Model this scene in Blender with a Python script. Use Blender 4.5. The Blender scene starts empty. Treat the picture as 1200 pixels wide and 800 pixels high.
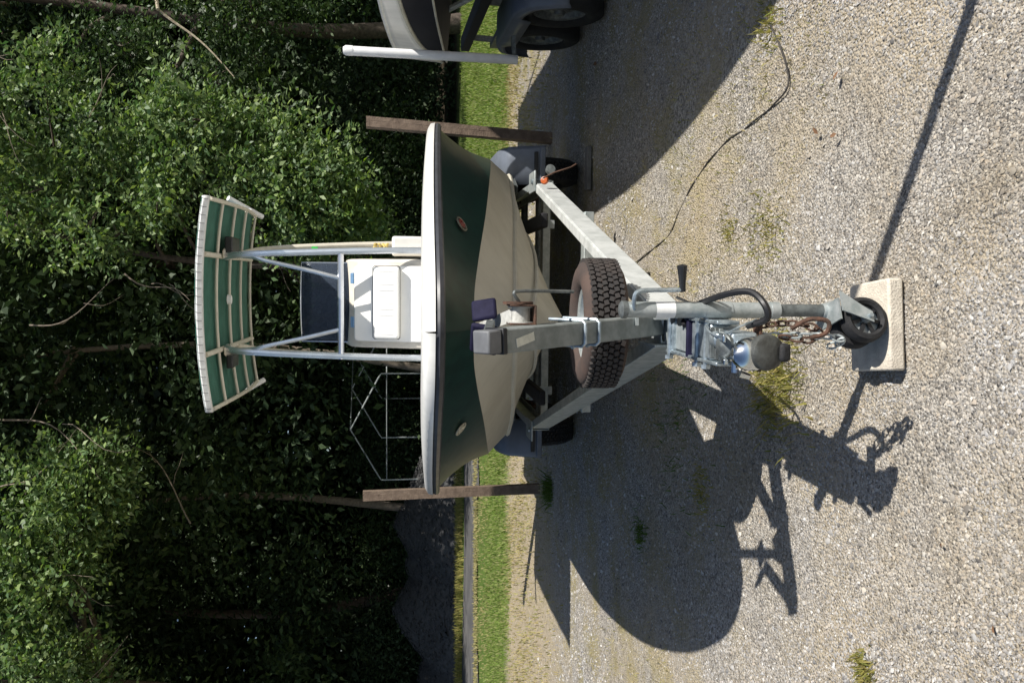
import bpy, bmesh, math, random
import numpy as np
from mathutils import Vector, Matrix
random.seed(7); RNG = np.random.default_rng(11)
S = bpy.context.scene
C = S.collection
R = math.radians

# ------------------------------------------------------------------ camera (a phone held sideways: the picture is rolled 90 degrees)
cd = bpy.data.cameras.new('camera'); cam = bpy.data.objects.new('camera', cd); C.objects.link(cam)
pitch = R(8.5)
fwd = Vector((0, math.cos(pitch), -math.sin(pitch))); up = Vector((0, math.sin(pitch), math.cos(pitch)))
m = Matrix.Identity(4)
for i in range(3):
    m[i][0] = -up[i]; m[i][1] = (1, 0, 0)[i]; m[i][2] = -fwd[i]
m[2][3] = 1.68
cam.matrix_world = m
cd.sensor_fit = 'HORIZONTAL'; cd.sensor_width = 36; cd.lens = 36 * 970 / 1200
cd.clip_start = 0.05; cd.clip_end = 3000
S.camera = cam

# ------------------------------------------------------------------ light: sun behind the camera's right shoulder
SUN_DIR = Vector((-0.80, 0.50, -1.0)).normalized()          # the way the light travels
w = bpy.data.worlds.new('World'); S.world = w; w.use_nodes = True
nt = w.node_tree; bg = nt.nodes['Background']
sky = nt.nodes.new('ShaderNodeTexSky'); sky.sky_type = 'NISHITA'; sky.sun_disc = False
sky.sun_elevation = math.asin(-SUN_DIR.z); sky.sun_rotation = math.atan2(-SUN_DIR.x, -SUN_DIR.y)
nt.links.new(sky.outputs[0], bg.inputs[0]); bg.inputs[1].default_value = 0.076
sl = bpy.data.lights.new('sun', 'SUN'); sl.energy = 5.0; sl.angle = R(0.55); sl.color = (1.0, 0.955, 0.88)
so = bpy.data.objects.new('sun', sl); C.objects.link(so); so.rotation_euler = SUN_DIR.to_track_quat('-Z', 'Y').to_euler()
so.location = (12, -8, 16)
S.view_settings.view_transform = 'Standard'; S.view_settings.look = 'None'; S.view_settings.exposure = 0.38
S.view_settings.gamma = 1.0

# ------------------------------------------------------------------ materials
def mat(name, col, rough=0.6, metal=0.0, var=0.0, scale=8.0, bump=0.0, bscale=60.0, col2=None, spec=None, coat=0.0, detail=6.0, streak=0.0):
    M = bpy.data.materials.new(name); M.use_nodes = True
    n = M.node_tree.nodes; L = M.node_tree.links; b = n['Principled BSDF']
    b.inputs['Roughness'].default_value = rough; b.inputs['Metallic'].default_value = metal
    if spec is not None: b.inputs['Specular IOR Level'].default_value = spec
    if coat: b.inputs['Coat Weight'].default_value = coat; b.inputs['Coat Roughness'].default_value = 0.1
    b.inputs['Base Color'].default_value = (*col, 1)
    tc = n.new('ShaderNodeTexCoord')
    if var or col2:
        nz = n.new('ShaderNodeTexNoise'); nz.inputs['Scale'].default_value = scale; nz.inputs['Detail'].default_value = detail
        nz.inputs['Roughness'].default_value = 0.62
        L.new(tc.outputs['Object'], nz.inputs['Vector'])
        cr = n.new('ShaderNodeValToRGB'); L.new(nz.outputs['Fac'], cr.inputs['Fac'])
        c2 = col2 if col2 else tuple(c * (1 - var) for c in col)
        cr.color_ramp.elements[0].position = 0.36; cr.color_ramp.elements[1].position = 0.62
        cr.color_ramp.elements[0].color = (*c2, 1); cr.color_ramp.elements[1].color = (*col, 1)
        L.new(cr.outputs['Color'], b.inputs['Base Color'])
        mr = n.new('ShaderNodeMapRange'); L.new(nz.outputs['Fac'], mr.inputs[0])
        mr.inputs[3].default_value = min(1, rough + 0.12); mr.inputs[4].default_value = max(0.03, rough - 0.08)
        L.new(mr.outputs[0], b.inputs['Roughness'])
    if streak:
        mp = n.new('ShaderNodeMapping'); mp.inputs['Scale'].default_value = (9, 9, 1.1); L.new(tc.outputs['Object'], mp.inputs[0])
        sn = n.new('ShaderNodeTexNoise'); sn.inputs['Scale'].default_value = 2.2; sn.inputs['Detail'].default_value = 7; L.new(mp.outputs[0], sn.inputs['Vector'])
        sr = n.new('ShaderNodeMapRange'); L.new(sn.outputs['Fac'], sr.inputs[0]); sr.inputs[1].default_value = 0.42; sr.inputs[2].default_value = 0.68; sr.inputs[3].default_value = 1.0; sr.inputs[4].default_value = 1 - streak
        mm = n.new('ShaderNodeVectorMath'); mm.operation = 'SCALE'; src = b.inputs['Base Color'].links[0].from_socket; L.new(src, mm.inputs[0]); L.new(sr.outputs[0], mm.inputs['Scale']); L.new(mm.outputs[0], b.inputs['Base Color'])
    if bump:
        bz = n.new('ShaderNodeTexNoise'); bz.inputs['Scale'].default_value = bscale; bz.inputs['Detail'].default_value = 4
        L.new(tc.outputs['Object'], bz.inputs['Vector'])
        bp = n.new('ShaderNodeBump'); bp.inputs['Strength'].default_value = bump; bp.inputs['Distance'].default_value = 0.01
        L.new(bz.outputs['Fac'], bp.inputs['Height']); L.new(bp.outputs['Normal'], b.inputs['Normal'])
    return M

def island_mat(name, cols, rough=0.7, trans=0.0, spec=0.3):
    """one random colour out of the ramp for every leaf or stone"""
    M = bpy.data.materials.new(name); M.use_nodes = True
    n = M.node_tree.nodes; L = M.node_tree.links; b = n['Principled BSDF']
    g = n.new('ShaderNodeNewGeometry'); cr = n.new('ShaderNodeValToRGB')
    L.new(g.outputs['Random Per Island'], cr.inputs['Fac'])
    e = cr.color_ramp.elements
    for i, c in enumerate(cols):
        p = i / (len(cols) - 1)
        if i == 0: x = e[0]; x.position = 0
        elif i == len(cols) - 1: x = e[-1]; x.position = 1
        else: x = e.new(p)
        x.color = (*c, 1)
    L.new(cr.outputs['Color'], b.inputs['Base Color'])
    b.inputs['Roughness'].default_value = rough; b.inputs['Specular IOR Level'].default_value = spec
    if trans:
        t = n.new('ShaderNodeBsdfTranslucent'); mx = n.new('ShaderNodeMixShader'); mx.inputs[0].default_value = trans
        hs = n.new('ShaderNodeHueSaturation'); hs.inputs['Saturation'].default_value = 1.25; hs.inputs['Value'].default_value = 1.5
        L.new(cr.outputs['Color'], hs.inputs['Color']); L.new(hs.outputs['Color'], t.inputs['Color'])
        L.new(b.outputs[0], mx.inputs[1]); L.new(t.outputs[0], mx.inputs[2])
        L.new(mx.outputs[0], n['Material Output'].inputs['Surface'])
    return M

M = {}
M['white'] = mat('white gelcoat', (0.84, 0.83, 0.79), 0.32, var=0.10, scale=3, coat=0.3, streak=0.10)
M['console'] = mat('off white console gelcoat', (0.76, 0.70, 0.60), 0.38, var=0.10, scale=4, streak=0.15)
M['vinyl'] = mat('white vinyl', (0.86, 0.85, 0.82), 0.45, var=0.05, scale=6, bump=0.1, bscale=40)
M['green'] = mat('dark green gelcoat', (0.006, 0.034, 0.026), 0.34, col2=(0.009, 0.040, 0.032), scale=3, spec=0.3, streak=0.4)
M['beige'] = mat('weathered bottom paint', (0.56, 0.535, 0.46), 0.55, col2=(0.48, 0.455, 0.385), scale=2.5, streak=0.05)
M['cream_trim'] = mat('cream trim', (0.62, 0.58, 0.46), 0.5, var=0.2, scale=12)
M['rubber'] = mat('black rubber', (0.018, 0.018, 0.02), 0.75, var=0.4, scale=20, bump=0.2, bscale=120)
M['rail'] = mat('grey rub rail vinyl', (0.05, 0.052, 0.06), 0.4, var=0.3, scale=20)
M['alu'] = mat('anodised tube', (0.72, 0.75, 0.80), 0.28, 0.85, var=0.15, scale=12)
M['canvas'] = mat('green canvas', (0.030, 0.125, 0.090), 0.85, var=0.25, scale=9, bump=0.25, bscale=180)
M['lace'] = mat('white canvas edge', (0.68, 0.68, 0.66), 0.8, var=0.2, scale=25, bump=0.3, bscale=80)
M['rib'] = mat('cream painted tube', (0.60, 0.56, 0.47), 0.45, var=0.12, scale=10)
M['galv'] = mat('galvanised steel', (0.46, 0.49, 0.49), 0.45, 0.45, col2=(0.30, 0.34, 0.34), scale=22, bump=0.12, bscale=90)
M['galvpost'] = mat('dull grey galvanised tube', (0.25, 0.27, 0.265), 0.55, 0.2, col2=(0.17, 0.19, 0.185), scale=20, bump=0.12, bscale=90)
M['galv_sunlit'] = mat('sunlit galvanised channel', (0.62, 0.64, 0.63), 0.5, 0.15, col2=(0.44, 0.46, 0.45), scale=9, bump=0.1, bscale=70)  # for the sun-side arm: sunlight put into a paler steel colour
M['galvdark'] = mat('dull zinc', (0.20, 0.22, 0.22), 0.5, 0.5, col2=(0.10, 0.11, 0.11), scale=30)
M['chrome'] = mat('polished steel', (0.75, 0.80, 0.85), 0.14, 1.0, var=0.2, scale=14)
M['zinc'] = mat('zinc plated bracket', (0.55, 0.62, 0.66), 0.34, 0.7, col2=(0.25, 0.30, 0.33), scale=35)
M['rust'] = mat('rusty steel', (0.125, 0.064, 0.042), 0.85, 0.2, col2=(0.06, 0.038, 0.028), scale=40, bump=0.4, bscale=150)
M['tyre'] = mat('dusty brown tyre rubber', (0.085, 0.056, 0.046), 0.9, col2=(0.055, 0.042, 0.038), scale=9, bump=0.2, bscale=90)
M['tread'] = mat('dark tyre tread', (0.030, 0.028, 0.028), 0.85, col2=(0.055, 0.044, 0.040), scale=7)
M['blackplastic'] = mat('black plastic', (0.02, 0.021, 0.024), 0.42, var=0.3, scale=14)
M['grime'] = mat('greasy dark housing', (0.10, 0.105, 0.10), 0.5, 0.3, col2=(0.05, 0.05, 0.045), scale=30, bump=0.2, bscale=100)
M['fender'] = mat('grey blue plastic fender', (0.15, 0.17, 0.21), 0.45, var=0.25, scale=5)
M['navy'] = mat('navy rubber bow stop', (0.014, 0.013, 0.040), 0.7, var=0.35, scale=25, spec=0.2)
M['label'] = mat('faded paper label', (0.62, 0.62, 0.55), 0.7, var=0.2, scale=50)
M['labelwhite'] = mat('white sticker', (0.82, 0.82, 0.80), 0.6, var=0.08, scale=60)
M['amber'] = mat('amber lens', (0.55, 0.12, 0.03), 0.3, var=0.3, scale=40)
M['strap'] = mat('grey webbing', (0.50, 0.50, 0.47), 0.85, var=0.3, scale=60)
M['wood'] = mat('weathered brown timber', (0.205, 0.15, 0.11), 0.85, col2=(0.12, 0.085, 0.062), scale=14, bump=0.5, bscale=60)
M['plank'] = mat('grey weathered plank', (0.16, 0.15, 0.14), 0.9, var=0.4, scale=12, bump=0.4, bscale=50)
M['carpet'] = mat('dark bunk carpet', (0.02, 0.02, 0.023), 0.95, var=0.4, scale=40)
M['pvc'] = mat('white plastic pipe', (0.78, 0.78, 0.77), 0.4, var=0.12, scale=9)
M['concrete'] = mat('pale concrete', (0.66, 0.60, 0.50), 0.9, col2=(0.52, 0.46, 0.38), scale=16, bump=0.5, bscale=140)
M['navyhull'] = mat('dark navy gelcoat', (0.006, 0.008, 0.018), 0.5, var=0.3, scale=3, spec=0.15)
M['bark'] = mat('rough bark', (0.11, 0.085, 0.068), 0.95, col2=(0.05, 0.037, 0.03), scale=14, bump=0.8, bscale=30)
M['bark2'] = mat('grey brown branch bark', (0.22, 0.18, 0.14), 0.95, var=0.4, scale=14)
M['palebark'] = mat('pale lichened bark', (0.40, 0.35, 0.26), 0.95, col2=(0.20, 0.16, 0.11), scale=11, bump=0.8, bscale=30)
M['blue'] = mat('blue plastic', (0.16, 0.30, 0.50), 0.5, var=0.2, scale=30)
M['greenbit'] = mat('bright green plastic', (0.03, 0.42, 0.06), 0.5, var=0.2, scale=30)
M['yellow'] = mat('yellow rope', (0.62, 0.48, 0.16), 0.8, var=0.3, scale=40)
M['crest'] = mat('silver crest', (0.55, 0.52, 0.42), 0.4, 0.3, var=0.3, scale=60)
M['crestdark'] = mat('tarnished crest rim', (0.20, 0.19, 0.15), 0.5, 0.2, var=0.3, scale=60)
M['crestred'] = mat('faded red crest', (0.25, 0.05, 0.04), 0.5, var=0.4, scale=60)
M['wire'] = mat('black cable sheath', (0.014, 0.014, 0.016), 0.45, var=0.3, scale=60)
M['dustywire'] = mat('dusty black cable', (0.07, 0.062, 0.055), 0.8, var=0.6, scale=14)
M['capgrey'] = mat('grey moulded cap', (0.15, 0.155, 0.165), 0.6, var=0.25, scale=18)
M['stones'] = island_mat('loose gravel stones', [(0.17,0.155,0.14),(0.36,0.34,0.31),(0.13,0.12,0.11),(0.40,0.37,0.33),(0.28,0.255,0.225),(0.50,0.465,0.415),(0.37,0.31,0.245),(0.40,0.38,0.35),(0.21,0.195,0.18),(0.43,0.375,0.30),(0.58,0.555,0.51),(0.33,0.31,0.285)], 0.8)
def dusty(X):
    n = X.node_tree.nodes; L = X.node_tree.links; b = n['Principled BSDF']; src = b.inputs['Base Color'].links[0].from_socket
    tc = n.new('ShaderNodeTexCoord'); nz = n.new('ShaderNodeTexNoise'); nz.inputs['Scale'].default_value = 0.9; nz.inputs['Detail'].default_value = 8; nz.inputs['Roughness'].default_value = 0.7; L.new(tc.outputs['Object'], nz.inputs['Vector'])
    cr = n.new('ShaderNodeValToRGB'); L.new(nz.outputs['Fac'], cr.inputs[0]); e = cr.color_ramp.elements
    e[0].position = 0.36; e[0].color = (0.80, 0.73, 0.60, 1); e[1].position = 0.58; e[1].color = (1.02, 1.06, 1.13, 1); x = e.new(0.47); x.color = (0.97, 0.97, 0.96, 1)
    mm = n.new('ShaderNodeVectorMath'); mm.operation = 'MULTIPLY'; L.new(src, mm.inputs[0]); L.new(cr.outputs[0], mm.inputs[1]); L.new(mm.outputs[0], b.inputs['Base Color'])
dusty(M['stones'])
M['heap'] = island_mat('dark crushed stone', [(0.06,0.06,0.06),(0.10,0.10,0.10),(0.075,0.075,0.078),(0.13,0.13,0.13),(0.055,0.055,0.057)], 0.85)
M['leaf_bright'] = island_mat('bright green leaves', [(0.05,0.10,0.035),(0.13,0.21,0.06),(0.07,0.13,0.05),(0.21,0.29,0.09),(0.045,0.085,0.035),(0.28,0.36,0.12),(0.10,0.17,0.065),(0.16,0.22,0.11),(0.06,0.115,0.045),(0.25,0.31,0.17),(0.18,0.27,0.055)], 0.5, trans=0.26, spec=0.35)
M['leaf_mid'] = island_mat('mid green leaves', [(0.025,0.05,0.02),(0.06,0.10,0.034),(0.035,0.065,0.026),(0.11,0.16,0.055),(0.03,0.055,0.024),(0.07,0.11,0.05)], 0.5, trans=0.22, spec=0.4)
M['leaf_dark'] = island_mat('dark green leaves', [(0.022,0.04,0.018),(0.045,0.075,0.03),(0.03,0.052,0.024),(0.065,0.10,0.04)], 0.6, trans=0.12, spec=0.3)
M['grass'] = island_mat('lawn grass', [(0.13,0.20,0.04),(0.20,0.28,0.06),(0.16,0.23,0.05),(0.25,0.30,0.09),(0.33,0.33,0.15),(0.19,0.26,0.06)], 0.7, trans=0.3)
M['drygrass'] = island_mat('dry grass', [(0.34,0.28,0.13),(0.42,0.36,0.18),(0.24,0.25,0.08),(0.48,0.40,0.22),(0.18,0.20,0.06)], 0.8, trans=0.2)
M['weed'] = island_mat('yellow green weeds', [(0.30,0.27,0.07),(0.22,0.23,0.06),(0.38,0.31,0.12),(0.15,0.18,0.04)], 0.8, trans=0.25)
M['weedgreen'] = island_mat('green weeds', [(0.06,0.12,0.02),(0.10,0.17,0.03),(0.12,0.15,0.04)], 0.7, trans=0.25)
M['litter'] = island_mat('fallen brown leaves', [(0.24,0.13,0.07),(0.18,0.10,0.055),(0.30,0.19,0.10),(0.12,0.07,0.04)], 0.8)

def smoke_mat():
    X = bpy.data.materials.new('smoked windscreen'); X.use_nodes = True
    n = X.node_tree.nodes; L = X.node_tree.links; b = n['Principled BSDF']
    b.inputs['Base Color'].default_value = (0.075, 0.095, 0.13, 1); b.inputs['Roughness'].default_value = 0.12
    t = n.new('ShaderNodeBsdfTransparent'); t.inputs[0].default_value = (0.35, 0.42, 0.55, 1)
    mx = n.new('ShaderNodeMixShader'); nz = n.new('ShaderNodeTexNoise'); nz.inputs['Scale'].default_value = 5
    mr = n.new('ShaderNodeMapRange'); L.new(nz.outputs['Fac'], mr.inputs[0]); mr.inputs[3].default_value = 0.5; mr.inputs[4].default_value = 0.3
    L.new(mr.outputs[0], mx.inputs[0]); L.new(t.outputs[0], mx.inputs[1]); L.new(b.outputs[0], mx.inputs[2])
    L.new(mx.outputs[0], n['Material Output'].inputs['Surface']); return X
M['smoke'] = smoke_mat()

# ------------------------------------------------------------------ mesh helpers: every shape is written in world coordinates through a frame
class MB:
    def __init__(s, frame=None): s.v = []; s.f = []; s.T = frame or (lambda p: Vector(p))
    def add(s, vs, fs):
        o = len(s.v); s.v += [tuple(s.T(p)) for p in vs]; s.f += [tuple(i + o for i in f) for f in fs]; return s
    def box(s, c, d, rot=None):
        c = Vector(c); rot = rot or Matrix.Identity(3); h = [x / 2 for x in d]
        vs = [c + rot @ Vector((sx * h[0], sy * h[1], sz * h[2])) for sz in (-1, 1) for sy in (-1, 1) for sx in (-1, 1)]
        return s.add(vs, [(0,2,3,1),(4,5,7,6),(0,1,5,4),(2,6,7,3),(0,4,6,2),(1,3,7,5)])
    def bar(s, a, b, wx, wy, upv=(0, 0, 1)):
        a = Vector(a); b = Vector(b); z = (b - a).normalized(); u = Vector(upv)
        x = u.cross(z)
        if x.length < 1e-4: x = Vector((1, 0, 0))
        x.normalize(); y = z.cross(x)
        return s.box((a + b) / 2, (wx, wy, (b - a).length), Matrix((x, y, z)).transposed())
    def tube(s, pts, r, n=10, closed=False, caps=True):
        pts = [Vector(p) for p in pts]; N = len(pts); vs = []; fs = []
        rr = r if isinstance(r, (list, tuple)) else [r] * N
        prev = None
        for i, p in enumerate(pts):
            if closed: t = pts[(i + 1) % N] - pts[i - 1]
            else: t = pts[min(i + 1, N - 1)] - pts[max(i - 1, 0)]
            t.normalize()
            if prev is None:
                a = Vector((0, 0, 1)) if abs(t.z) < 0.9 else Vector((1, 0, 0)); x = t.cross(a).normalized()
            else: x = (prev - t * prev.dot(t)).normalized()
            prev = x; y = t.cross(x)
            vs += [p + (x * math.cos(2 * math.pi * k / n) + y * math.sin(2 * math.pi * k / n)) * rr[i] for k in range(n)]
        for i in range(N if closed else N - 1):
            j = (i + 1) % N
            fs += [(i * n + k, i * n + (k + 1) % n, j * n + (k + 1) % n, j * n + k) for k in range(n)]
        if caps and not closed: fs += [tuple(range(n))[::-1], tuple((N - 1) * n + k for k in range(n))]
        return s.add(vs, fs)
    def lathe(s, c, axis, prof, n=32, close=False):
        """prof: list of (along the axis, radius)"""
        c = Vector(c); z = Vector(axis).normalized(); x = z.orthogonal().normalized(); y = z.cross(x); vs = []; fs = []
        for (h, r) in prof: vs += [c + z * h + (x * math.cos(2 * math.pi * k / n) + y * math.sin(2 * math.pi * k / n)) * r for k in range(n)]
        P = len(prof)
        for i in range(P if close else P - 1):
            j = (i + 1) % P
            fs += [(i * n + k, i * n + (k + 1) % n, j * n + (k + 1) % n, j * n + k) for k in range(n)]
        return s.add(vs, fs)
    def grid(s, rows):
        n = len(rows[0]); vs = [p for r in rows for p in r]
        return s.add(vs, [(i * n + k, i * n + k + 1, (i + 1) * n + k + 1, (i + 1) * n + k) for i in range(len(rows) - 1) for k in range(n - 1)])

def build(name, mb, m_, parent=None, root=None, bevel=0.0, smooth=35, loc=None, thick=0):
    me = bpy.data.meshes.new(name)
    if root is None and parent is not None:
        root = parent
        while root.parent: root = root.parent
    if root is not None: inv = root.matrix_basis.inverted()
    else: inv = Matrix.Translation(-Vector(loc)) if loc is not None else Matrix.Identity(4)
    me.from_pydata([tuple(inv @ Vector(v)) for v in mb.v], [], mb.f); me.validate(); me.update()
    bm = bmesh.new(); bm.from_mesh(me); bmesh.ops.recalc_face_normals(bm, faces=bm.faces); bm.to_mesh(me); bm.free()
    me.materials.append(m_); me.shade_smooth(); me.set_sharp_from_angle(angle=R(smooth))
    o = bpy.data.objects.new(name, me); C.objects.link(o)
    if parent: o.parent = parent
    elif loc is not None: o.location = loc
    if thick: md = o.modifiers.new('thick', 'SOLIDIFY'); md.thickness = thick; md.offset = 0
    if bevel:
        md = o.modifiers.new('bevel', 'BEVEL'); md.width = bevel; md.segments = 2; md.limit_method = 'ANGLE'; md.angle_limit = R(40)
    return o
def tag(o, label=None, cat=None, group=None, kind=None):
    for k, v in (('label', label), ('category', cat), ('group', group), ('kind', kind)):
        if v: o[k] = v
    return o
def empty(name, loc, rz=0):
    o = bpy.data.objects.new(name, None); C.objects.link(o); o.location = loc; o.rotation_euler = (0, 0, rz); o.empty_display_size = 0.3
    o.matrix_basis = Matrix.LocRotScale(Vector(loc), Matrix.Rotation(rz, 3, 'Z').to_quaternion(), Vector((1, 1, 1)))
    return o
def crom(pts, n):
    """smooth curve through the points, n samples"""
    P = [Vector(p) for p in pts]; P = [P[0] * 2 - P[1]] + P + [P[-1] * 2 - P[-2]]; out = []
    seg = len(P) - 3
    for i in range(n):
        t = i / (n - 1) * seg; k = min(int(t), seg - 1); t -= k; a, b, c, d = P[k:k + 4]
        out.append(0.5 * (2 * b + (c - a) * t + (2 * a - 5 * b + 4 * c - d) * t * t + (3 * b - a - 3 * c + d) * t ** 3))
    return out
def rawmesh(name, V, F, m_, loc=(0, 0, 0), parent=None, nper=4):
    """numpy vertices and equal-sized faces, quickly"""
    me = bpy.data.meshes.new(name); V = np.asarray(V, np.float32).reshape(-1, 3) - np.asarray(loc, np.float32); F = np.asarray(F, np.int32).ravel()
    me.vertices.add(len(V)); me.vertices.foreach_set('co', V.ravel()); me.loops.add(len(F)); me.loops.foreach_set('vertex_index', F)
    nf = len(F) // nper; me.polygons.add(nf); me.polygons.foreach_set('loop_start', np.arange(nf, dtype=np.int32) * nper)
    me.update(calc_edges=True); me.materials.append(m_)
    o = bpy.data.objects.new(name, me); C.objects.link(o)
    if parent: o.parent = parent
    else: o.location = loc
    return o

# ================================================================== THE GROUND
def ground_mat():
    X = bpy.data.materials.new('gravel yard and verge'); X.use_nodes = True
    n = X.node_tree.nodes; L = X.node_tree.links; b = n['Principled BSDF']; b.inputs['Roughness'].default_value = 0.9; b.inputs['Specular IOR Level'].default_value = 0.2
    tc = n.new('ShaderNodeTexCoord')
    def vor(scale):
        v = n.new('ShaderNodeTexVoronoi'); v.inputs['Scale'].default_value = scale; L.new(tc.outputs['Object'], v.inputs['Vector']); return v
    def noise(scale, det=5):
        v = n.new('ShaderNodeTexNoise'); v.inputs['Scale'].default_value = scale; v.inputs['Detail'].default_value = det; L.new(tc.outputs['Object'], v.inputs['Vector']); return v
    def ramp(src, stops):
        c = n.new('ShaderNodeValToRGB'); L.new(src, c.inputs[0]); e = c.color_ramp.elements
        e[0].position, e[0].color = stops[0][0], (*stops[0][1], 1); e[1].position, e[1].color = stops[-1][0], (*stops[-1][1], 1)
        for p, q in stops[1:-1]: x = e.new(p); x.color = (*q, 1)
        return c
    def mix(f, a, c_):
        x = n.new('ShaderNodeMix'); x.data_type = 'RGBA'; L.new(f, x.inputs[0]); L.new(a, x.inputs[6]); L.new(c_, x.inputs[7]); return x.outputs[2]
    v1 = vor(85); sp = n.new('ShaderNodeSeparateColor'); L.new(v1.outputs['Color'], sp.inputs[0])
    grav = ramp(sp.outputs[0], [(0, (0.13, 0.12, 0.11)), (0.3, (0.26, 0.235, 0.20)), (0.6, (0.36, 0.33, 0.285)), (1, (0.50, 0.465, 0.41))])
    sand = ramp(noise(24).outputs['Fac'], [(0.3, (0.30, 0.25, 0.165)), (0.55, (0.42, 0.35, 0.25)), (0.75, (0.50, 0.44, 0.33))])
    turf = ramp(noise(9).outputs['Fac'], [(0.3, (0.06, 0.11, 0.02)), (0.55, (0.10, 0.16, 0.03)), (0.75, (0.20, 0.20, 0.07))])
    dirt = ramp(noise(3).outputs['Fac'], [(0.3, (0.025, 0.02, 0.014)), (0.6, (0.06, 0.048, 0.03)), (0.8, (0.09, 0.075, 0.045))])
    sx = n.new('ShaderNodeSeparateXYZ'); L.new(tc.outputs['Object'], sx.inputs[0])
    def edge(pos, width, wob, slope=0.0, nscale=1.2):
        """0 nearer than pos, 1 beyond, along y, with a wandering border"""
        a = n.new('ShaderNodeMath'); a.operation = 'MULTIPLY_ADD'; L.new(noise(nscale, 6).outputs['Fac'], a.inputs[0]); a.inputs[1].default_value = wob; L.new(sx.outputs[1], a.inputs[2])
        k = n.new('ShaderNodeMath'); k.operation = 'MULTIPLY_ADD'; L.new(sx.outputs[0], k.inputs[0]); k.inputs[1].default_value = slope; L.new(a.outputs[0], k.inputs[2])
        r = n.new('ShaderNodeMapRange'); L.new(k.outputs[0], r.inputs[0]); r.inputs[1].default_value = pos + wob / 2 - width; r.inputs[2].default_value = pos + wob / 2 + width; return r.outputs[0]
    # dusty patches between the stones
    dust = ramp(noise(1.3, 7).outputs['Fac'], [(0.42, (0, 0, 0)), (0.62, (0.8, 0.8, 0.8))])
    col = mix(dust.outputs[0], grav.outputs[0], sand.outputs[0])
    # thin weedy growth in the far half of the yard
    weed = n.new('ShaderNodeMath'); weed.operation = 'MULTIPLY'; wr = ramp(noise(2.6, 8).outputs['Fac'], [(0.46, (0, 0, 0)), (0.62, (0.6, 0.6, 0.6))])
    L.new(wr.outputs[0], weed.inputs[0]); L.new(edge(4.4, 1.6, 1.0), weed.inputs[1])
    yel = ramp(noise(14).outputs['Fac'], [(0.35, (0.24, 0.21, 0.08)), (0.7, (0.33, 0.27, 0.12))])
    col = mix(weed.outputs[0], col, yel.outputs[0])
    col = mix(edge(9.7, 1.0, 1.8, -0.50), col, sand.outputs[0])
    col = mix(edge(11.7, 0.35, 0.9, 0.02), col, turf.outputs[0])
    col = mix(edge(20.2, 0.8, 1.8, 0.0), col, dirt.outputs[0])
    L.new(col, b.inputs['Base Color'])
    bp = n.new('ShaderNodeBump'); bp.inputs['Strength'].default_value = 0.9; bp.inputs['Distance'].default_value = 0.012
    iv = n.new('ShaderNodeMath'); iv.operation = 'SUBTRACT'; iv.inputs[0].default_value = 1; L.new(v1.outputs['Distance'], iv.inputs[1])
    L.new(iv.outputs[0], bp.inputs['Height']); L.new(bp.outputs[0], b.inputs['Normal'])
    return X

def ground_z(x, y): return 0.010 * np.sin(x * 1.7 + 0.6) * np.cos(y * 1.3) + 0.006 * np.sin(x * 4.1 + y * 2.7)
gx = np.concatenate([[-900, -300, -100, -45], np.linspace(-20, 20, 161), [45, 100, 300, 900]]); gy = np.concatenate([[-900, -200, -40], np.linspace(-6, 30, 181), [60, 150, 400, 1500]])
X_, Y_ = np.meshgrid(gx, gy); Z_ = ground_z(X_, Y_) * (np.abs(X_) <= 20) * (Y_ > -6) * (Y_ < 30) - 0.006
V_ = np.stack([X_, Y_, Z_], -1).reshape(-1, 3); nx, ny = len(gx), len(gy)
I_ = (np.arange(ny - 1)[:, None] * nx + np.arange(nx - 1)[None, :]).ravel()
g_ = rawmesh('ground', V_, np.stack([I_, I_ + 1, I_ + 1 + nx, I_ + nx], -1), ground_mat()); tag(g_, kind='structure')
g_.data.shade_smooth()

# the narrow tarmac lane beyond the verge
lane = MB(); rows = []
M['tarmac'] = mat('worn tarmac', (0.115, 0.112, 0.11), 0.9, col2=(0.06, 0.06, 0.062), scale=2.2, bump=0.4, bscale=80)
for i in range(240):
    x = -40 + i * 40.6 / 239; w0 = 15.7 + 0.28 * math.sin(x * 0.9) + 0.14 * math.sin(x * 3.1) + 0.08 * math.sin(x * 7.7) + (0.35 * max(0, -x - 4) * -0.5); w1 = 18.6 + 0.3 * math.sin(x * 0.7 + 1)
    rows.append([(x, w0 + (w1 - w0) * k / 4, 0.016 + 0.02 * math.sin(math.pi * k / 4)) for k in range(5)])
lane.grid(rows); r_ = build('road', lane, M['tarmac']); tag(r_, kind='structure')

# loose stones lying all over the near yard
def stones(name, xy, size, m_, zf, label):
    N = len(xy); base = np.array([[1,0,-.25],[-1,0,-.25],[0,1,-.25],[0,-1,-.25],[0,0,0.9]], np.float32)
    V = base[None] * (1 + RNG.uniform(-0.35, 0.35, (N, 5, 3))); V += RNG.uniform(-0.28, 0.28, (N, 5, 3))
    V *= (size * RNG.uniform(0.7, 1.3, N))[:, None, None] * RNG.uniform(0.7, 1.25, (N, 1, 3)) * np.array([1, 1, 0.62])
    a = RNG.uniform(0, 2 * np.pi, N); ca, sa = np.cos(a)[:, None], np.sin(a)[:, None]
    x = V[..., 0] * ca - V[..., 1] * sa; y = V[..., 0] * sa + V[..., 1] * ca; t = RNG.uniform(-0.6, 0.6, N)[:, None]
    z = V[..., 2] * np.cos(t) + x * np.sin(t); x = x * np.cos(t) - V[..., 2] * np.sin(t)
    z0 = zf(xy[:, 0], xy[:, 1])
    V = np.stack([x + xy[:, :1], y + xy[:, 1:2], z + z0[:, None] + size[:, None] * 0.2], -1)
    f = np.array([[0,2,4],[2,1,4],[1,3,4],[3,0,4]])
    F = (np.arange(N) * 5)[:, None, None] + f[None]
    o = rawmesh(name, V, F, m_, nper=3); return tag(o, label, 'gravel', kind='stuff')
N = 270000
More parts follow.
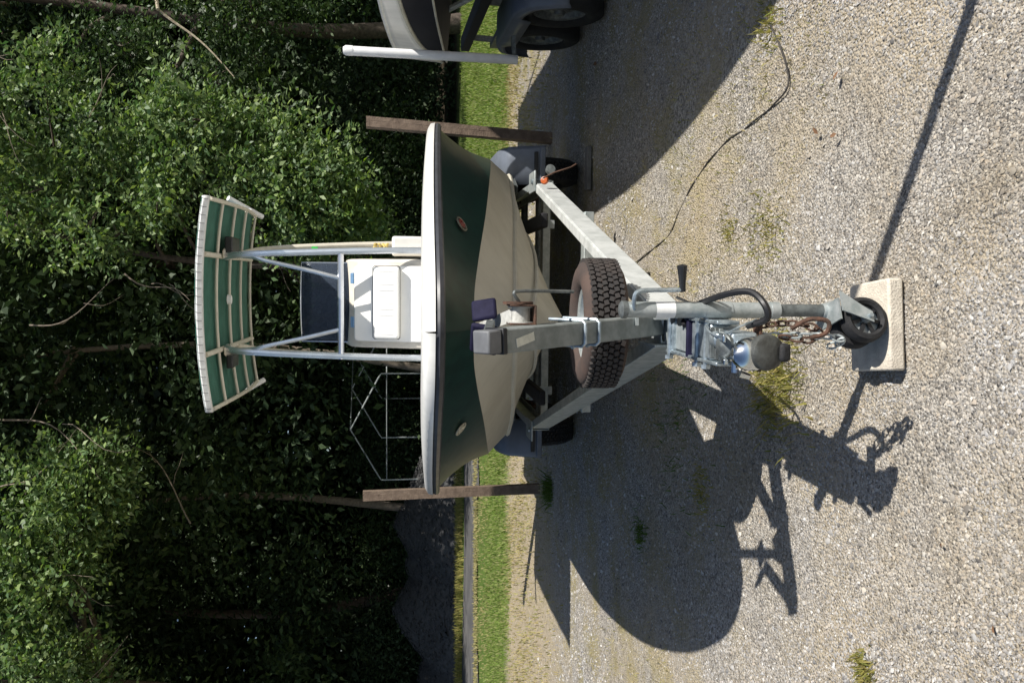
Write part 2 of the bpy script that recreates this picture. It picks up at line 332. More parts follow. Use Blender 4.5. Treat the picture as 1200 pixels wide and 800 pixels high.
yy = 1.75 * (9.8 / 1.75) ** (RNG.uniform(0, 1, N) ** 1.12); xx = RNG.uniform(-0.52, 0.52, N) * (yy + 0.5)
def patchy(x, y): return np.sin(x * 1.9 + 0.7 * np.sin(y * 1.3)) + np.sin(y * 1.55 + 1.1 * np.sin(x * 1.1 + 0.5)) + 0.7 * np.sin(x * 5.1 + y * 3.7) * np.sin(y * 4.3 - x * 2.2) + 0.4 * np.sin(x * 13 + y * 7)
k = RNG.uniform(0, 1, N) < 1.05 - 0.85 * np.clip(patchy(xx, yy) - 0.35, 0, 1) * np.clip((yy - 2.3) / 1.2, 0, 1) - 0.75 * np.clip((yy - 0.50 * xx - 8.8) / 1.3, 0, 1)
xx, yy = xx[k], yy[k]; N = len(xx)
stones('gravel', np.stack([xx, yy], -1), RNG.gamma(2.8, 0.00090, N) * (0.58 + 0.18 * yy) + 0.0010, M['stones'], lambda x, y: ground_z(x, y) - 0.006, 'loose pale and grey gravel covering the yard')

# grass: short blades (stuff)
def blades(name, xy, h, wd, m_, label, zoff=None, lean=0.5, cat='grass', loc=(0, 0, 0)):
    N = len(xy); a = RNG.uniform(0, 2 * np.pi, N); hh = h * RNG.uniform(0.5, 1.3, N); ln = RNG.uniform(0, lean, N) * hh; b = RNG.uniform(0, 2 * np.pi, N)
    z0 = (ground_z(xy[:, 0], xy[:, 1]) - 0.008) if zoff is None else np.full(N, zoff)
    d = np.stack([np.cos(a), np.sin(a), 0 * a], -1) * (wd * RNG.uniform(0.6, 1.3, N))[:, None]
    p = np.stack([xy[:, 0], xy[:, 1], z0], -1); t = p + np.stack([np.cos(b) * ln, np.sin(b) * ln, hh], -1)
    mid = p * 0.5 + t * 0.5 + np.array([0, 0, 1]) * (hh * 0.12)[:, None]
    V = np.stack([p - d, p + d, mid + d * 0.7, t, mid - d * 0.7], 1)
    F = (np.arange(N) * 5)[:, None] + np.array([[0, 1, 2, 3, 4]])
    o = rawmesh(name, V, F, m_, nper=5, loc=loc)
    if cat == 'grass': tag(o, label, 'grass', kind='stuff')
    return o
N = 60000; yy = RNG.uniform(11.3, 15.6, N); xx = RNG.uniform(-0.56, 0.56, N) * yy
keep = (yy > 11.75 + 0.22 * np.sin(xx * 2.2) + 0.15 * np.sin(xx * 5.3 + 1) + 0.42 * RNG.normal(size=N) * 0.8) & (yy < 15.3 + 0.2 * np.sin(xx) - np.clip(-xx - 3, 0, 9) * 0.25)
keep &= ~((xx < -1.5) & (yy > 14.1 + 0.5 * RNG.uniform(-1, 1, N)))
keep |= (xx > 0.5) & (yy > 11.7)
keep &= (np.sin(xx * 3.3 + yy) * np.sin(yy * 4.1 - xx * 1.3) > -0.75 - 0.4 * RNG.uniform(0, 1, N))
xy = np.stack([xx, yy], -1)[keep]
blades('grass', xy, 0.055, 0.008, M['grass'], 'green mown grass verge between the yard and the lane')
N = 20000; yy = RNG.uniform(15.4, 19.0, N); xx = RNG.uniform(0.4, 0.58 * 18, N)
blades('grass', np.stack([xx, yy], -1), 0.07, 0.010, M['grass'], 'green grass running back under the trees on the right')
bpy.data.objects['road'].location.z = 0
N = 26000; yy = RNG.normal(11.1, 0.9, N); xx = RNG.uniform(-0.56, 0.56, N) * yy; yy = yy + np.clip(-xx - 1, 0, 4) * RNG.uniform(-0.55, 0.15, N)
far_ = RNG.uniform(0, 1, N) < 0.25; yy = np.where(far_ & (xx < -1.2), RNG.uniform(13.8, 15.7, N), yy)
k = RNG.uniform(0, 1, N) < 0.35 + 0.65 * (np.sin(xx * 3 + yy * 2) > 0)
blades('dry_grass', np.stack([xx, yy], -1)[k], 0.045, 0.007, M['drygrass'], 'straw coloured dry grass along the edge of the gravel')
N = 5000; yy = RNG.normal(15.75, 0.16, N); xx = RNG.uniform(-9, 1, N)
blades('verge_weeds', np.stack([xx, yy], -1), 0.05, 0.009, M['drygrass'], 'dry grass straggling over the near edge of the lane', zoff=0.02)
N = 7000; yy = RNG.normal(19.4, 0.35, N); xx = RNG.uniform(-12, 2, N)
blades('weeds', np.stack([xx, yy], -1), 0.14, 0.012, M['weed'], 'yellowing weeds along the far side of the lane')
N = 20000; yy = RNG.uniform(2.7, 10.5, N); xx = RNG.uniform(-0.5, 0.5, N) * yy; k = patchy(xx, yy) + RNG.normal(0, 0.35, N) > 0.95
blades('sparse_weeds', np.stack([xx, yy], -1)[k], 0.022, 0.003, M['drygrass'], 'thin yellow weeds scattered through the gravel', lean=1.4)

weeds = [((-0.17, 3.42), 0.24, 420, 'weed', 0.05, 'yellow green weed clump below the trailer coupler'),
         ((-0.46, 4.72), 0.55, 110, 'weedgreen', 0.045, 'low green weed mat in the shade left of the spare tyre'),
         ((0.50, 3.55), 0.20, 130, 'weed', 0.03, 'dry yellow weed tuft on the gravel right of the jack'),
         ((-1.57, 8.55), 0.16, 170, 'weedgreen', 0.10, 'green weeds growing round the foot of the left wooden post'),
         ((-1.168, 2.72), 0.07, 120, 'weed', 0.03, 'small bright yellow weed near the left edge of the gravel'),
         ((-1.30, 5.40), 0.12, 90, 'weedgreen', 0.04, 'small green weed inside the curved shadow of the bow'),
         ((1.42, 3.49), 0.16, 110, 'weed', 0.03, 'dry weed tuft farthest right on the sunlit gravel'),
         ((0.55, 3.92), 0.10, 60, 'weed', 0.025, 'sparse yellow weed behind the jack crank handle'),
         ((-0.80, 4.30), 0.14, 70, 'weed', 0.035, 'thin weed tuft at the rim of the bow shadow')]
for (x, y), rad, num, mk, h, lab in weeds:
    q = RNG.normal(0, rad * 0.5, (num * 2, 2)) + np.array([x, y])
    o = blades('weed_tuft', q, h, 0.0035, M[mk], lab, cat='', lean=1.2, loc=(x, y, 0)); tag(o, lab, 'weed', 'weed tufts on the gravel', 'stuff')
# fallen leaves
for i, (x, y, s) in enumerate([(2.254, 6.55, 0.05), (1.0, 2.9, 0.03), (-0.80, 2.08, 0.022), (-0.62, 2.30, 0.02), (0.83, 3.05, 0.03), (0.78, 2.92, 0.025), (-0.1, 5.0, 0.03), (1.9, 4.9, 0.03)]):
    lf = MB(); a = i * 1.3
    rot = Matrix.Rotation(a, 3, 'Z') @ Matrix.Rotation(0.35, 3, 'X')
    P = [rot @ Vector(p) * s * 0.62 for p in [(0, -1, 0), (0.55, -0.3, 0.15), (0.4, 0.5, 0.2), (0, 1, 0.1), (-0.4, 0.5, 0.2), (-0.55, -0.3, 0.15), (0, 0, 0)]]
    P = [p + Vector((x, y, 0.014)) for p in P]
    lf.add(P, [(6, k, (k + 1) % 6) for k in range(6)])
    o = build('fallen_leaf', lf, M['litter'], loc=(x, y, 0)); tag(o, ['orange brown leaf on gravel beside the right hand boat shadow', 'brown leaf lying near the shadow of the pole', 'small brown leaf at the bottom left of the gravel', 'tiny brown leaf left of the concrete block', 'curled brown leaf on the gravel right of the block', 'dark curled leaf beside the pole shadow on gravel', 'leaf in the shade under the trailer tongue', 'brown leaf at the sunlit edge of the right hand shadow'][i], 'leaf', 'fallen leaves')

# crushed stone heap beyond the lane
hp = MB(); hx0, hx1, hy0, hy1 = -14.0, -2.6, 20.4, 25.5
def heap_z(x, y):
    z = 0
    for (px, py, h, rx, ry) in [(-5.0, 22.9, 1.24, 2.3, 2.3), (-7.3, 22.9, 1.28, 2.1, 2.3), (-6.1, 22.8, 0.98, 2.4, 2.0), (-9.3, 22.9, 0.70, 2.4, 2.2), (-4.1, 22.8, 1.0, 1.9, 2.0)]:
        d = np.sqrt(((x - px) / rx) ** 2 + ((y - py) / ry) ** 2); z = np.maximum(z, h * np.clip(1 - d, 0, 1) ** 0.75)
    return z * 1.25 + 0.05 * np.sin(x * 3.1 + y) * np.cos(y * 2.3 - x) * (z > 0.05)
nxh, nyh = 90, 44; hxs = np.linspace(hx0, hx1, nxh); hys = np.linspace(hy0, hy1, nyh); A, B = np.meshgrid(hxs, hys)
Vh = np.stack([A, B, heap_z(A, B) - 0.03], -1).reshape(-1, 3); Ih = (np.arange(nyh - 1)[:, None] * nxh + np.arange(nxh - 1)[None]).ravel()
M['heapbase'] = mat('dark stone dust', (0.085, 0.085, 0.086), 0.9, col2=(0.055, 0.055, 0.057), scale=9, bump=0.6, bscale=30)
hroot = empty('stone_heap', (-7, 22.8, 0)); tag(hroot, 'heap of dark crushed stone beyond the lane on the left', 'stone heap')
rawmesh('heap_core', Vh, np.stack([Ih, Ih + 1, Ih + 1 + nxh, Ih + nxh], -1), M['heapbase'], loc=(-7, 22.8, 0), parent=hroot).data.shade_smooth()
Nh = 14000; q = np.stack([RNG.uniform(hx0, hx1, Nh), RNG.uniform(hy0, hy1, Nh)], -1); q = q[heap_z(q[:, 0], q[:, 1]) > 0.03]
o = stones('crushed_stone', q, RNG.gamma(4, 0.005, len(q)) + 0.008, M['heap'], heap_z, 'crushed stones lying on the heap'); del o['category']; del o['label']
o.parent = hroot; o.matrix_parent_inverse = hroot.matrix_basis.inverted()

# ================================================================== THE BOAT
TH = -R(4.2); X0 = -0.19
def boatT(p):                                   # (across, along, up) in the boat's own frame -> world
    x, y, z = p; return Vector((X0 + x * math.cos(TH) - y * math.sin(TH), y * math.cos(TH) + x * math.sin(TH), z))
NU = 44
def hull_curves(Gc, Bc, Cc, Kc, n=NU): return [crom(c, n) for c in (Gc, Bc, Cc, Kc)]
def strip(mb, rows2):
    for sgn in (-1, 1):
        rows = [[(sgn * max(0, p.x), p.y, p.z) for p in row] for row in rows2]
        if sgn > 0: rows = rows[::-1]
        mb.grid(rows)
def blend(a, b, n, bow=0.0):
    """rows between two curves; bow < 0 hollows the panel (flare)"""
    out = []
    for k in range(n + 1):
        t = k / n; row = []
        for i, (p, q) in enumerate(zip(a, b)):
            v = p.lerp(q, t); v.x += bow * math.sin(math.pi * t) * min(1, p.x * 2.0); row.append(v)
        out.append(row)
    return out
def make_hull(root, T, cur, mats, cap_w=0.2, deck=0.45):
    G, B_, Cn, K = cur
    h = MB(T); strip(h, blend(B_, Cn, 3, 0.0)); strip(h, blend(Cn, K, 4, 0.012))
    # transom of the lower hull
    e = [B_[-1], Cn[-1], K[-1]]
    h.add([(p.x, p.y, p.z) for p in e] + [(-p.x, p.y, p.z) for p in e[:2][::-1]], [(0, 1, 2, 3, 4)])
    build('hull', h, mats[0], root, smooth=28)
    s_ = MB(T); strip(s_, blend(G, B_, 6, -0.035)); g, b = G[-1], B_[-1]
    s_.add([(g.x, g.y, g.z), (b.x, b.y, b.z), (-b.x, b.y, b.z), (-g.x, g.y, g.z)], [(0, 1, 2, 3)])
    build('hull_side', s_, mats[1], root, smooth=40)
    # rub rail all round
    path = [(-p.x, p.y, p.z) for p in G[::-1]] + [(p.x, p.y, p.z) for p in G[1:]]
    def off(k, d, dz):
        out = []
        for i, p in enumerate(path):
            a = Vector(path[max(0, i - 1)]); c = Vector(path[min(len(path) - 1, i + 1)]); t = (c - a); t.z = 0; t.normalize(); nrm = Vector((t.y, -t.x, 0))
            out.append(Vector(p) - nrm * d + Vector((0, 0, dz)))
        return out
    rr = MB(T); rr.tube(off(0, 0.006, -0.014), 0.020, 8); build('rub_rail', rr, mats[2], root)
    r2 = MB(T); r2.tube(off(0, 0.022, -0.014), 0.008, 6); build('rail_insert', r2, mats[3], root)
    # gunwale cap: raised and rolled inward, then inner wall, then deck
    prof = [(-0.014, 0.004), (-0.008, 0.030), (0.02, 0.046), (cap_w * 0.6, 0.052), (cap_w, 0.042), (cap_w + 0.01, 0.0), (cap_w + 0.015, None)]
    rows = []
    for i, p in enumerate(G):
        a = G[max(0, i - 1)]; c = G[min(NU - 1, i + 1)]; t = (c - a); t.z = 0; t.normalize(); nr = Vector((-t.y, t.x, 0))   # inward for the +x side
        rows.append([Vector((max(0.0, p.x + nr.x * d), p.y + nr.y * d, p.z + (dz if dz is not None else -(0.02 + (deck - 0.02) * min(1, max(0, (p.y - G[0].y - 1.3) / 1.9)))))) for d, dz in prof])
    cp = MB(T)
    for sg in (-1, 1):
        q = [[(sg * v.x, v.y, v.z) for v in r] for r in (rows if sg > 0 else rows[::-1])]; cp.grid(q)
    build('gunwale', cp, mats[4], root, smooth=50)
    dk = MB(T); L_ = [r[-1] for r in rows]
    dk.grid([[(-v.x, v.y, v.z + 0.0015), (0, v.y, v.z + 0.015), (v.x, v.y, v.z + 0.0015)] for v in L_]); build('deck', dk, mats[4], root)

boat = empty('motor_boat', boatT((0, 6.4, 0)), TH)
tag(boat, 'green and white centre console boat with a T-top, bow to the viewer, on galvanised trailer', 'boat')
Gc = [(0, 3.05, 1.505), (0.19, 3.12, 1.503), (0.39, 3.33, 1.497), (0.67, 3.80, 1.475), (0.96, 4.5, 1.435), (1.15, 5.25, 1.39), (1.255, 6.0, 1.355), (1.26, 7.0, 1.32), (1.24, 8.2, 1.28), (1.17, 9.6, 1.25)]
Bc = [(0, 3.20, 1.345), (0.13, 3.36, 1.335), (0.29, 3.62, 1.290), (0.52, 4.1, 1.205), (0.76, 4.75, 1.11), (0.95, 5.4, 1.025), (1.06, 6.0, 0.97), (1.11, 7.0, 0.88), (1.12, 8.2, 0.82), (1.10, 9.6, 0.78)]
Cc = [(0, 3.42, 1.17), (0.08, 3.62, 1.13), (0.20, 3.95, 1.08), (0.38, 4.45, 1.01), (0.60, 5.05, 0.92), (0.82, 5.65, 0.85), (0.97, 6.2, 0.79), (1.05, 7.1, 0.70), (1.06, 8.2, 0.65), (1.04, 9.6, 0.60)]
Kc = [(0, 3.62, 1.04), (0, 3.85, 0.92), (0, 4.15, 0.82), (0, 4.6, 0.71), (0, 5.1, 0.63), (0, 5.7, 0.57), (0, 6.3, 0.53), (0, 7.2, 0.49), (0, 8.2, 0.46), (0, 9.6, 0.42)]
BC = hull_curves(Gc, Bc, Cc, Kc)
make_hull(boat, boatT, BC, (M['beige'], M['green'], M['rail'], M['chrome'], M['white']))
for cur, rr_ in ((BC[2], 0.014),):
    for sg in (-1, 1):
        q = MB(boatT); q.tube([(sg * (p.x + 0.004), p.y, p.z - 0.004) for p in cur[1:]], rr_, 6); build('chine_rail', q, M['beige'], boat)
for sg in (-1, 1):
    q = MB(boatT); q.tube([(sg * (a.x * 0.55 + b.x * 0.45 + 0.028), a.y * 0.55 + b.y * 0.45, a.z * 0.55 + b.z * 0.45 - 0.004) for a, b in list(zip(BC[2], BC[3]))[3:]], 0.010, 6); build('strake', q, M['beige'], boat)
# bow stem edge and bow eye, crests on the two bows
eye = MB(boatT); eye.tube([(0, 3.20 + 0.03 * math.cos(a) * 0 - 0.035 * math.sin(a), 1.335 - 0.02 + 0.045 * math.cos(a)) for a in np.linspace(0.2, 3.0, 9)], 0.008, 8); build('bow_eye', eye, M['chrome'], boat)
def crest(sg, k, t, ring, core):
    p = BC[0][k].lerp(BC[1][k], t); q = BC[0][k + 1].lerp(BC[1][k + 1], t); u = BC[0][k]; d = BC[1][k]
    for v in (p, q): v.x -= 0.035 * math.sin(math.pi * t) * min(1, v.x * 2.0)
    p = Vector((sg * p.x, p.y, p.z)); q = Vector((sg * q.x, q.y, q.z)); al = (q - p).normalized(); dn = Vector((sg * (d.x - u.x), d.y - u.y, d.z - u.z)).normalized()
    nrm = al.cross(dn).normalized()
    if nrm.x * sg < 0: nrm = -nrm
    c = p + nrm * 0.012; e1 = al; e2 = nrm.cross(al)
    a = MB(boatT); a.tube([c + e1 * 0.040 * math.cos(x) + e2 * 0.032 * math.sin(x) for x in np.linspace(0, 2 * math.pi, 22)[:-1]], 0.005, 6, closed=True)
    o = build('crest', a, ring, boat)
    b = MB(boatT); b.tube([c + e1 * 0.022 * math.cos(x) * (1 + 0.3 * math.sin(3 * x)) + e2 * 0.017 * math.sin(x) for x in np.linspace(0, 2 * math.pi, 16)[:-1]], 0.006, 5, closed=True)
    b.tube([c - e1 * 0.022 + e2 * 0.015, c + e1 * 0.022 - e2 * 0.016], 0.006, 5); build('crest_figure', b, core, o)
crest(1, 12, 0.50, M['crestdark'], M['crestred']); crest(-1, 13, 0.50, M['crest'], M['crest'])

# --- centre console
def rbox(mb, c, d, r=0.04, n=4, axis='y'):
    """box with rounded corners seen from the front (x-z outline), depth along y"""
    cx, cy, cz = c; w_, dp, h_ = d; P = []
    for (sx, sz, a0) in ((1, 1, 0), (-1, 1, 90), (-1, -1, 180), (1, -1, 270)):
        for k in range(n + 1):
            a = R(a0 + 90 * k / n); P.append((cx + sx * (w_ / 2 - r) + r * math.cos(a), cz + sz * (h_ / 2 - r) + r * math.sin(a)))
    N_ = len(P); vs = [(x, cy - dp / 2, z) for x, z in P] + [(x, cy + dp / 2, z) for x, z in P]
    mb.add(vs, [tuple(range(N_)), tuple(range(N_, 2 * N_))[::-1]] + [((k + 1) % N_, k, N_ + k, N_ + (k + 1) % N_) for k in range(N_)])
    return mb
CY = 6.68
def slopeT(p): return boatT((p[0], p[1] + 0.36 * (p[2] - 1.65), p[2]))     # the console leans back
cs = MB(slopeT)
prof = [(CY, 0.95), (CY, 1.90), (CY + 0.06, 1.99), (CY + 0.25, 2.03), (CY + 0.62, 1.94), (CY + 0.85, 1.80), (CY + 0.85, 0.95)]
cw = 0.355
cs.add([(-cw, y, z) for y, z in prof] + [(cw, y, z) for y, z in prof], [tuple(range(7)), tuple(range(7, 14))[::-1]] + [((k + 1) % 7, k, 7 + k, 7 + (k + 1) % 7) for k in range(7)])
con = build('console', cs, M['console'], boat, bevel=0.02)
hd = MB(slopeT); rbox(hd, (-0.0, CY - 0.018, 1.62), (0.60, 0.034, 0.66), 0.03); hatch = build('hatch', hd, M['vinyl'], boat, bevel=0.008)
for x in (0.20, -0.15):
    hg = MB(slopeT); hg.box((x, CY - 0.02, 1.965), (0.085, 0.02, 0.03)); hg.tube([(x - 0.045, CY - 0.034, 1.957), (x + 0.045, CY - 0.034, 1.957)], 0.006, 6); build('hinge', hg, M['blue'], con, bevel=0.003)
# pleated seat cushion
cu = MB(slopeT); rbox(cu, (0.01, CY - 0.075, 1.695), (0.57, 0.085, 0.205), 0.03)
cushion = build('cushion', cu, M['vinyl'], boat, bevel=0.02)
pp = MB(slopeT); pp.tube([(0.01 + sx * 0.288, CY - 0.034, 1.695 + sz * 0.106) for sx, sz in ((-1, -0.9), (-0.96, -1), (0.96, -1), (1, -0.9), (1, 0.9), (0.96, 1), (-0.96, 1), (-1, 0.9))], 0.0035, 5, closed=True); build('shade_outline', pp, M['rail'], cushion)  # thin grey line drawn for the shade that outlines the cushion
for k in range(11):
    x = -0.235 + k * 0.049
    pl = MB(slopeT); pl.tube([(x, CY - 0.1165, 1.615), (x, CY - 0.1185, 1.65), (x, CY - 0.1185, 1.74), (x, CY - 0.1165, 1.785)], [0.002, 0.0045, 0.0045, 0.002], 6)
    build('pleat', pl, M['vinyl'], cushion)
# windscreen with a thin edge trim
ws = MB(boatT); rows = []
for j in range(5):
    t = j / 4; z = 1.99 + t * 0.40; rows.append([(-0.325 + 0.65 * k / 12, CY + 0.20 + 0.10 * t + 0.10 * ((k - 6) / 6) ** 2, z) for k in range(13)])
ws.grid(rows); wso = build('windscreen', ws, M['smoke'], boat, thick=0.006)
et = MB(boatT); et.tube([rows[0][0]] + rows[-1] + [rows[0][-1]], 0.006, 6); build('trim', et, M['alu'], wso)
# steering wheel & helm seat behind the screen
hs = MB(boatT); hs.box((0, 8.25, 1.35), (0.62, 0.42, 0.62)); build('helm_seat', hs, M['white'], boat, bevel=0.05)
sw = MB(boatT); sw.tube([(0.15 * math.cos(a), 7.62 - 0.05 * math.sin(a), 1.80 + 0.15 * math.sin(a)) for a in np.linspace(0, 2 * math.pi, 20)[:-1]], 0.011, 6, closed=True)
for a in (0.5, 2.6, 4.7): sw.tube([(0, 7.6, 1.80), (0.15 * math.cos(a), 7.62 - 0.05 * math.sin(a), 1.80 + 0.15 * math.sin(a))], 0.007, 6)
build('steering_wheel', sw, M['chrome'], boat)
sb = MB(boatT); sb.box((0.47, 7.05, 1.50), (0.16, 0.25, 0.30)); build('side_locker', sb, M['white'], boat, bevel=0.02)
yr = MB(boatT)
yr.tube([(0.46 + 0.03 * math.cos(a * 2.3), 7.1 + 0.03 * math.sin(a * 3), 1.68 + a * 0.013 + 0.012 * math.sin(a * 5)) for a in np.linspace(0, 9, 50)], 0.010, 6); build('rope_coil', yr, M['yellow'], boat)
gb = MB(boatT); gb.lathe((0.445, 7.35, 2.28), (0, 0, 1), [(0, 0.001), (0, 0.022), (0.05, 0.026), (0.055, 0.001)], 12); build('clip', gb, M['greenbit'], boat)

# --- T-top: tubes, ribs, canvas
def bt(name, pts, r, m_, par, n=10, sm=None):
    t = MB(boatT); t.tube(crom(pts, sm) if sm else pts, r, n); return build(name, t, m_, par)
tt = build('t_top_frame', MB(boatT).tube([(-0.43, 6.58, 2.045), (0.40, 6.58, 2.045)], 0.024, 10), M['alu'], boat)
front_l = [(-0.44, 6.55, 0.96), (-0.425, 6.56, 1.6), (-0.385, 6.58, 2.3), (-0.335, 6.60, 2.72), (-0.315, 6.64, 2.88), (-0.30, 6.80, 2.925)]
for sg in (-1, 1):
    x_ = lambda v: sg * v
    bt('leg', [(x_(0.425), 6.56, 0.96), (x_(0.42), 6.565, 1.6), (x_(0.40), 6.58, 2.2), (x_(0.375), 6.60, 2.72), (x_(0.36), 6.66, 2.91), (x_(0.355), 6.85, 2.94)], 0.026, M['alu'], tt, sm=22)
    bt('leg', [(x_(0.53), 7.62, 0.96), (x_(0.51), 7.61, 1.7), (x_(0.475), 7.59, 2.4), (x_(0.44), 7.55, 2.78), (x_(0.40), 7.40, 2.91), (x_(0.37), 7.2, 2.935)], 0.026, M['rib'], tt, sm=22)
    bt('brace', [(x_(0.36), 6.63, 2.80), (x_(0.352), 6.60, 2.70), (x_(0.325), 6.585, 2.60), (x_(0.26), 6.58, 2.3), (x_(0.20), 6.58, 2.055)], 0.017, M['alu'], tt, sm=16)
    bt('top_rail', [(x_(0.36), 6.17, 2.975), (x_(0.358), 6.7, 2.955), (x_(0.36), 7.3, 2.94), (x_(0.36), 7.9, 2.925)], 0.020, M['rib'], tt, sm=12)
    bt('side_rail', [(x_(0.75), 6.17, 2.925), (x_(0.775), 7.0, 2.905), (x_(0.78), 7.55, 2.89), (x_(0.76), 7.95, 2.885)], 0.016, M['rib'], tt, sm=12)
    gus = MB(boatT); gus.add([(x_(0.34), 6.62, 2.925), (x_(0.38), 7.05, 2.925), (x_(0.50), 6.98, 2.93), (x_(0.40), 6.64, 2.93)], [(0, 1, 2, 3)]); build('gusset', gus, M['rib'], tt, thick=0.012)
    # rod holders on the rear corners
    rh = MB(boatT); a0 = Vector((x_(0.80), 7.75, 3.09)) ; a1 = Vector((x_(0.70), 7.98, 2.83))
    a0.x = x_(0.90); a1.x = x_(0.755)
    rh.tube([a0, a1], 0.024, 12); rh.box(((x_(0.79)), 7.86, 2.93), (0.06, 0.05, 0.05)); build('rod_holder', rh, M['pvc'], tt)
    wd_ = (0.75, 0.775, 0.785, 0.78, 0.76)
def canz(x, y): return (3.012 - 0.026 * (y - 6.15)) - 0.062 * (abs(x) / 0.78) ** 2.2
for y, hw in ((6.16, 0.75), (6.62, 0.765), (7.08, 0.775), (7.52, 0.78), (7.95, 0.76)):
    bt('rib', [(x, y, canz(x, y) - 0.018) for x in np.linspace(-hw, hw, 15)], 0.0125, M['rib'], tt, n=8)
cv = MB(boatT); rows = []
for j in range(13):
    y = 6.12 + 1.87 * j / 12; hw = 0.755 + 0.035 * math.sin(math.pi * j / 12)
    sag = 0.007 * math.cos(j * math.pi * 2 / 3)
    rows.append([(x, y, canz(x, y) + 0.006 + sag + 0.003 * math.sin(x * 19 + y * 5)) for x in np.linspace(-hw, hw, 25)])
cv.grid(rows); canopy = build('canopy', cv, M['canvas'], boat, thick=0.006)
edge_ = MB(boatT); xs = np.linspace(-0.765, 0.765, 25)
r0 = [(x, 6.135, canz(x, 6.14) + 0.018) for x in xs]; r1 = [(x, 6.105, canz(x, 6.14) - 0.002) for x in xs]; r2_ = [(x, 6.115, canz(x, 6.14) - 0.030) for x in xs]; r3 = [(x, 6.14, canz(x, 6.14) - 0.034) for x in xs]
edge_.grid([r0, r1, r2_, r3]); build('front_hem', edge_, M['lace'], canopy, thick=0.006)
lc = MB(boatT)
for k in range(27):
    x = -0.74 + k * 0.057; z = canz(x, 6.14); lc.tube([(x, 6.108, z - 0.030), (x, 6.100, z - 0.008), (x + 0.008, 6.106, z + 0.014)], 0.0016, 5)
tag(build('lacing', lc, M['rail'], canopy), kind='stuff')
# electronics box & radio holder under the canopy
eb = MB(boatT); eb.box((0.44, 6.85, 2.90), (0.14, 0.32, 0.06)); build('radio_box', eb, M['blackplastic'], tt, bevel=0.01)
eb = MB(boatT); eb.box((-0.46, 6.80, 2.90), (0.10, 0.26, 0.05)); build('radio_box', eb, M['blackplastic'], tt, bevel=0.01)
lt = MB(boatT); lt.lathe((0.02, 6.9, 2.95), (0, 0, -1), [(0, 0.001), (0, 0.04), (0.03, 0.035), (0.035, 0.001)], 16); build('cabin_light', lt, M['pvc'], tt)

# outboard at the stern
ob = MB(boatT); rbox(ob, (0, 9.95, 1.45), (0.46, 0.62, 0.62), 0.12); motor = build('outboard_motor', ob, M['white'], boat, bevel=0.05)
ob = MB(boatT); ob.box((0, 9.9, 0.75), (0.14, 0.3, 0.85)); build('lower_unit', ob, M['blackplastic'], motor, bevel=0.03)

# ================================================================== THE TRAILER
tr = empty('boat_trailer', boatT((0, 6.0, 0)), TH)
tag(tr, 'galvanised tandem axle boat trailer under the green boat, tongue jack resting on a concrete block', 'boat trailer')
def tb(name, fn, m_, par=None, bevel=0.0, **k):
    q = MB(boatT); fn(q); return build(name, q, m_, par or tr, bevel=bevel, **k)
def wheel_profile(Rt, wdt):
    h = wdt / 2
    return [(-h * 0.62, Rt * 0.56), (-h * 0.9, Rt * 0.62), (-h, Rt * 0.76), (-h * 0.94, Rt * 0.88), (-h * 0.80, Rt * 0.955), (-h * 0.70, Rt * 0.975),
            (h * 0.70, Rt * 0.975), (h * 0.80, Rt * 0.955), (h * 0.94, Rt * 0.88), (h, Rt * 0.76), (h * 0.9, Rt * 0.62), (h * 0.62, Rt * 0.56)]
def tread_blocks(mb, c, axis, Rt, wdt, rows=6, n=58):
    c = Vector(c); z = Vector(axis).normalized(); x = z.orthogonal().normalized(); y = z.cross(x)
    span = wdt * 0.74
    for i in range(rows):
        h = -span / 2 + span * (i + 0.5) / rows
        for k in range(n):
            a = 2 * math.pi * (k + 0.5 * (i % 2)) / n; e = x * math.cos(a) + y * math.sin(a); t = -x * math.sin(a) + y * math.cos(a)
            skew = 0.5 * (1 if i % 2 else -1)
            t2 = (t + z * skew * 0.6).normalized(); z2 = e.cross(t2).normalized()
            rr = Rt * (0.972 if i in (0, rows - 1) else 0.980)
            mb.box(c + z * h + e * rr, (0.030, 2 * math.pi * Rt / n * 0.70, span / rows * 0.80), Matrix((e, t2, z2)).transposed())
def make_wheel(c, axis, Rt, wdt, par, mt, md, T, rim_m, blocks=True, name='wheel'):
    q = MB(T); q.lathe(c, axis, [(-wdt * 0.30, Rt * 0.18), (-wdt * 0.30, Rt * 0.50), (-wdt * 0.36, Rt * 0.60), (wdt * 0.36, Rt * 0.60), (wdt * 0.30, Rt * 0.52), (wdt * 0.12, Rt * 0.46), (wdt * 0.12, Rt * 0.30), (wdt * 0.26, Rt * 0.22), (wdt * 0.28, Rt * 0.13), (wdt * 0.40, Rt * 0.11), (wdt * 0.42, 0.001)], 36)
    q.lathe(c, axis, [(-wdt * 0.30, Rt * 0.52), (-wdt * 0.15, Rt * 0.46), (-wdt * 0.15, 0.001)], 36)
    wh = build(name, q, rim_m, par)
    t = MB(T); t.lathe(c, axis, wheel_profile(Rt, wdt), 56, close=True); build('tyre', t, mt, wh, smooth=50)
    if blocks:
        t = MB(T); tread_blocks(t, c, axis, Rt, wdt); tr_ = build('tread', t, md, wh)
    return wh

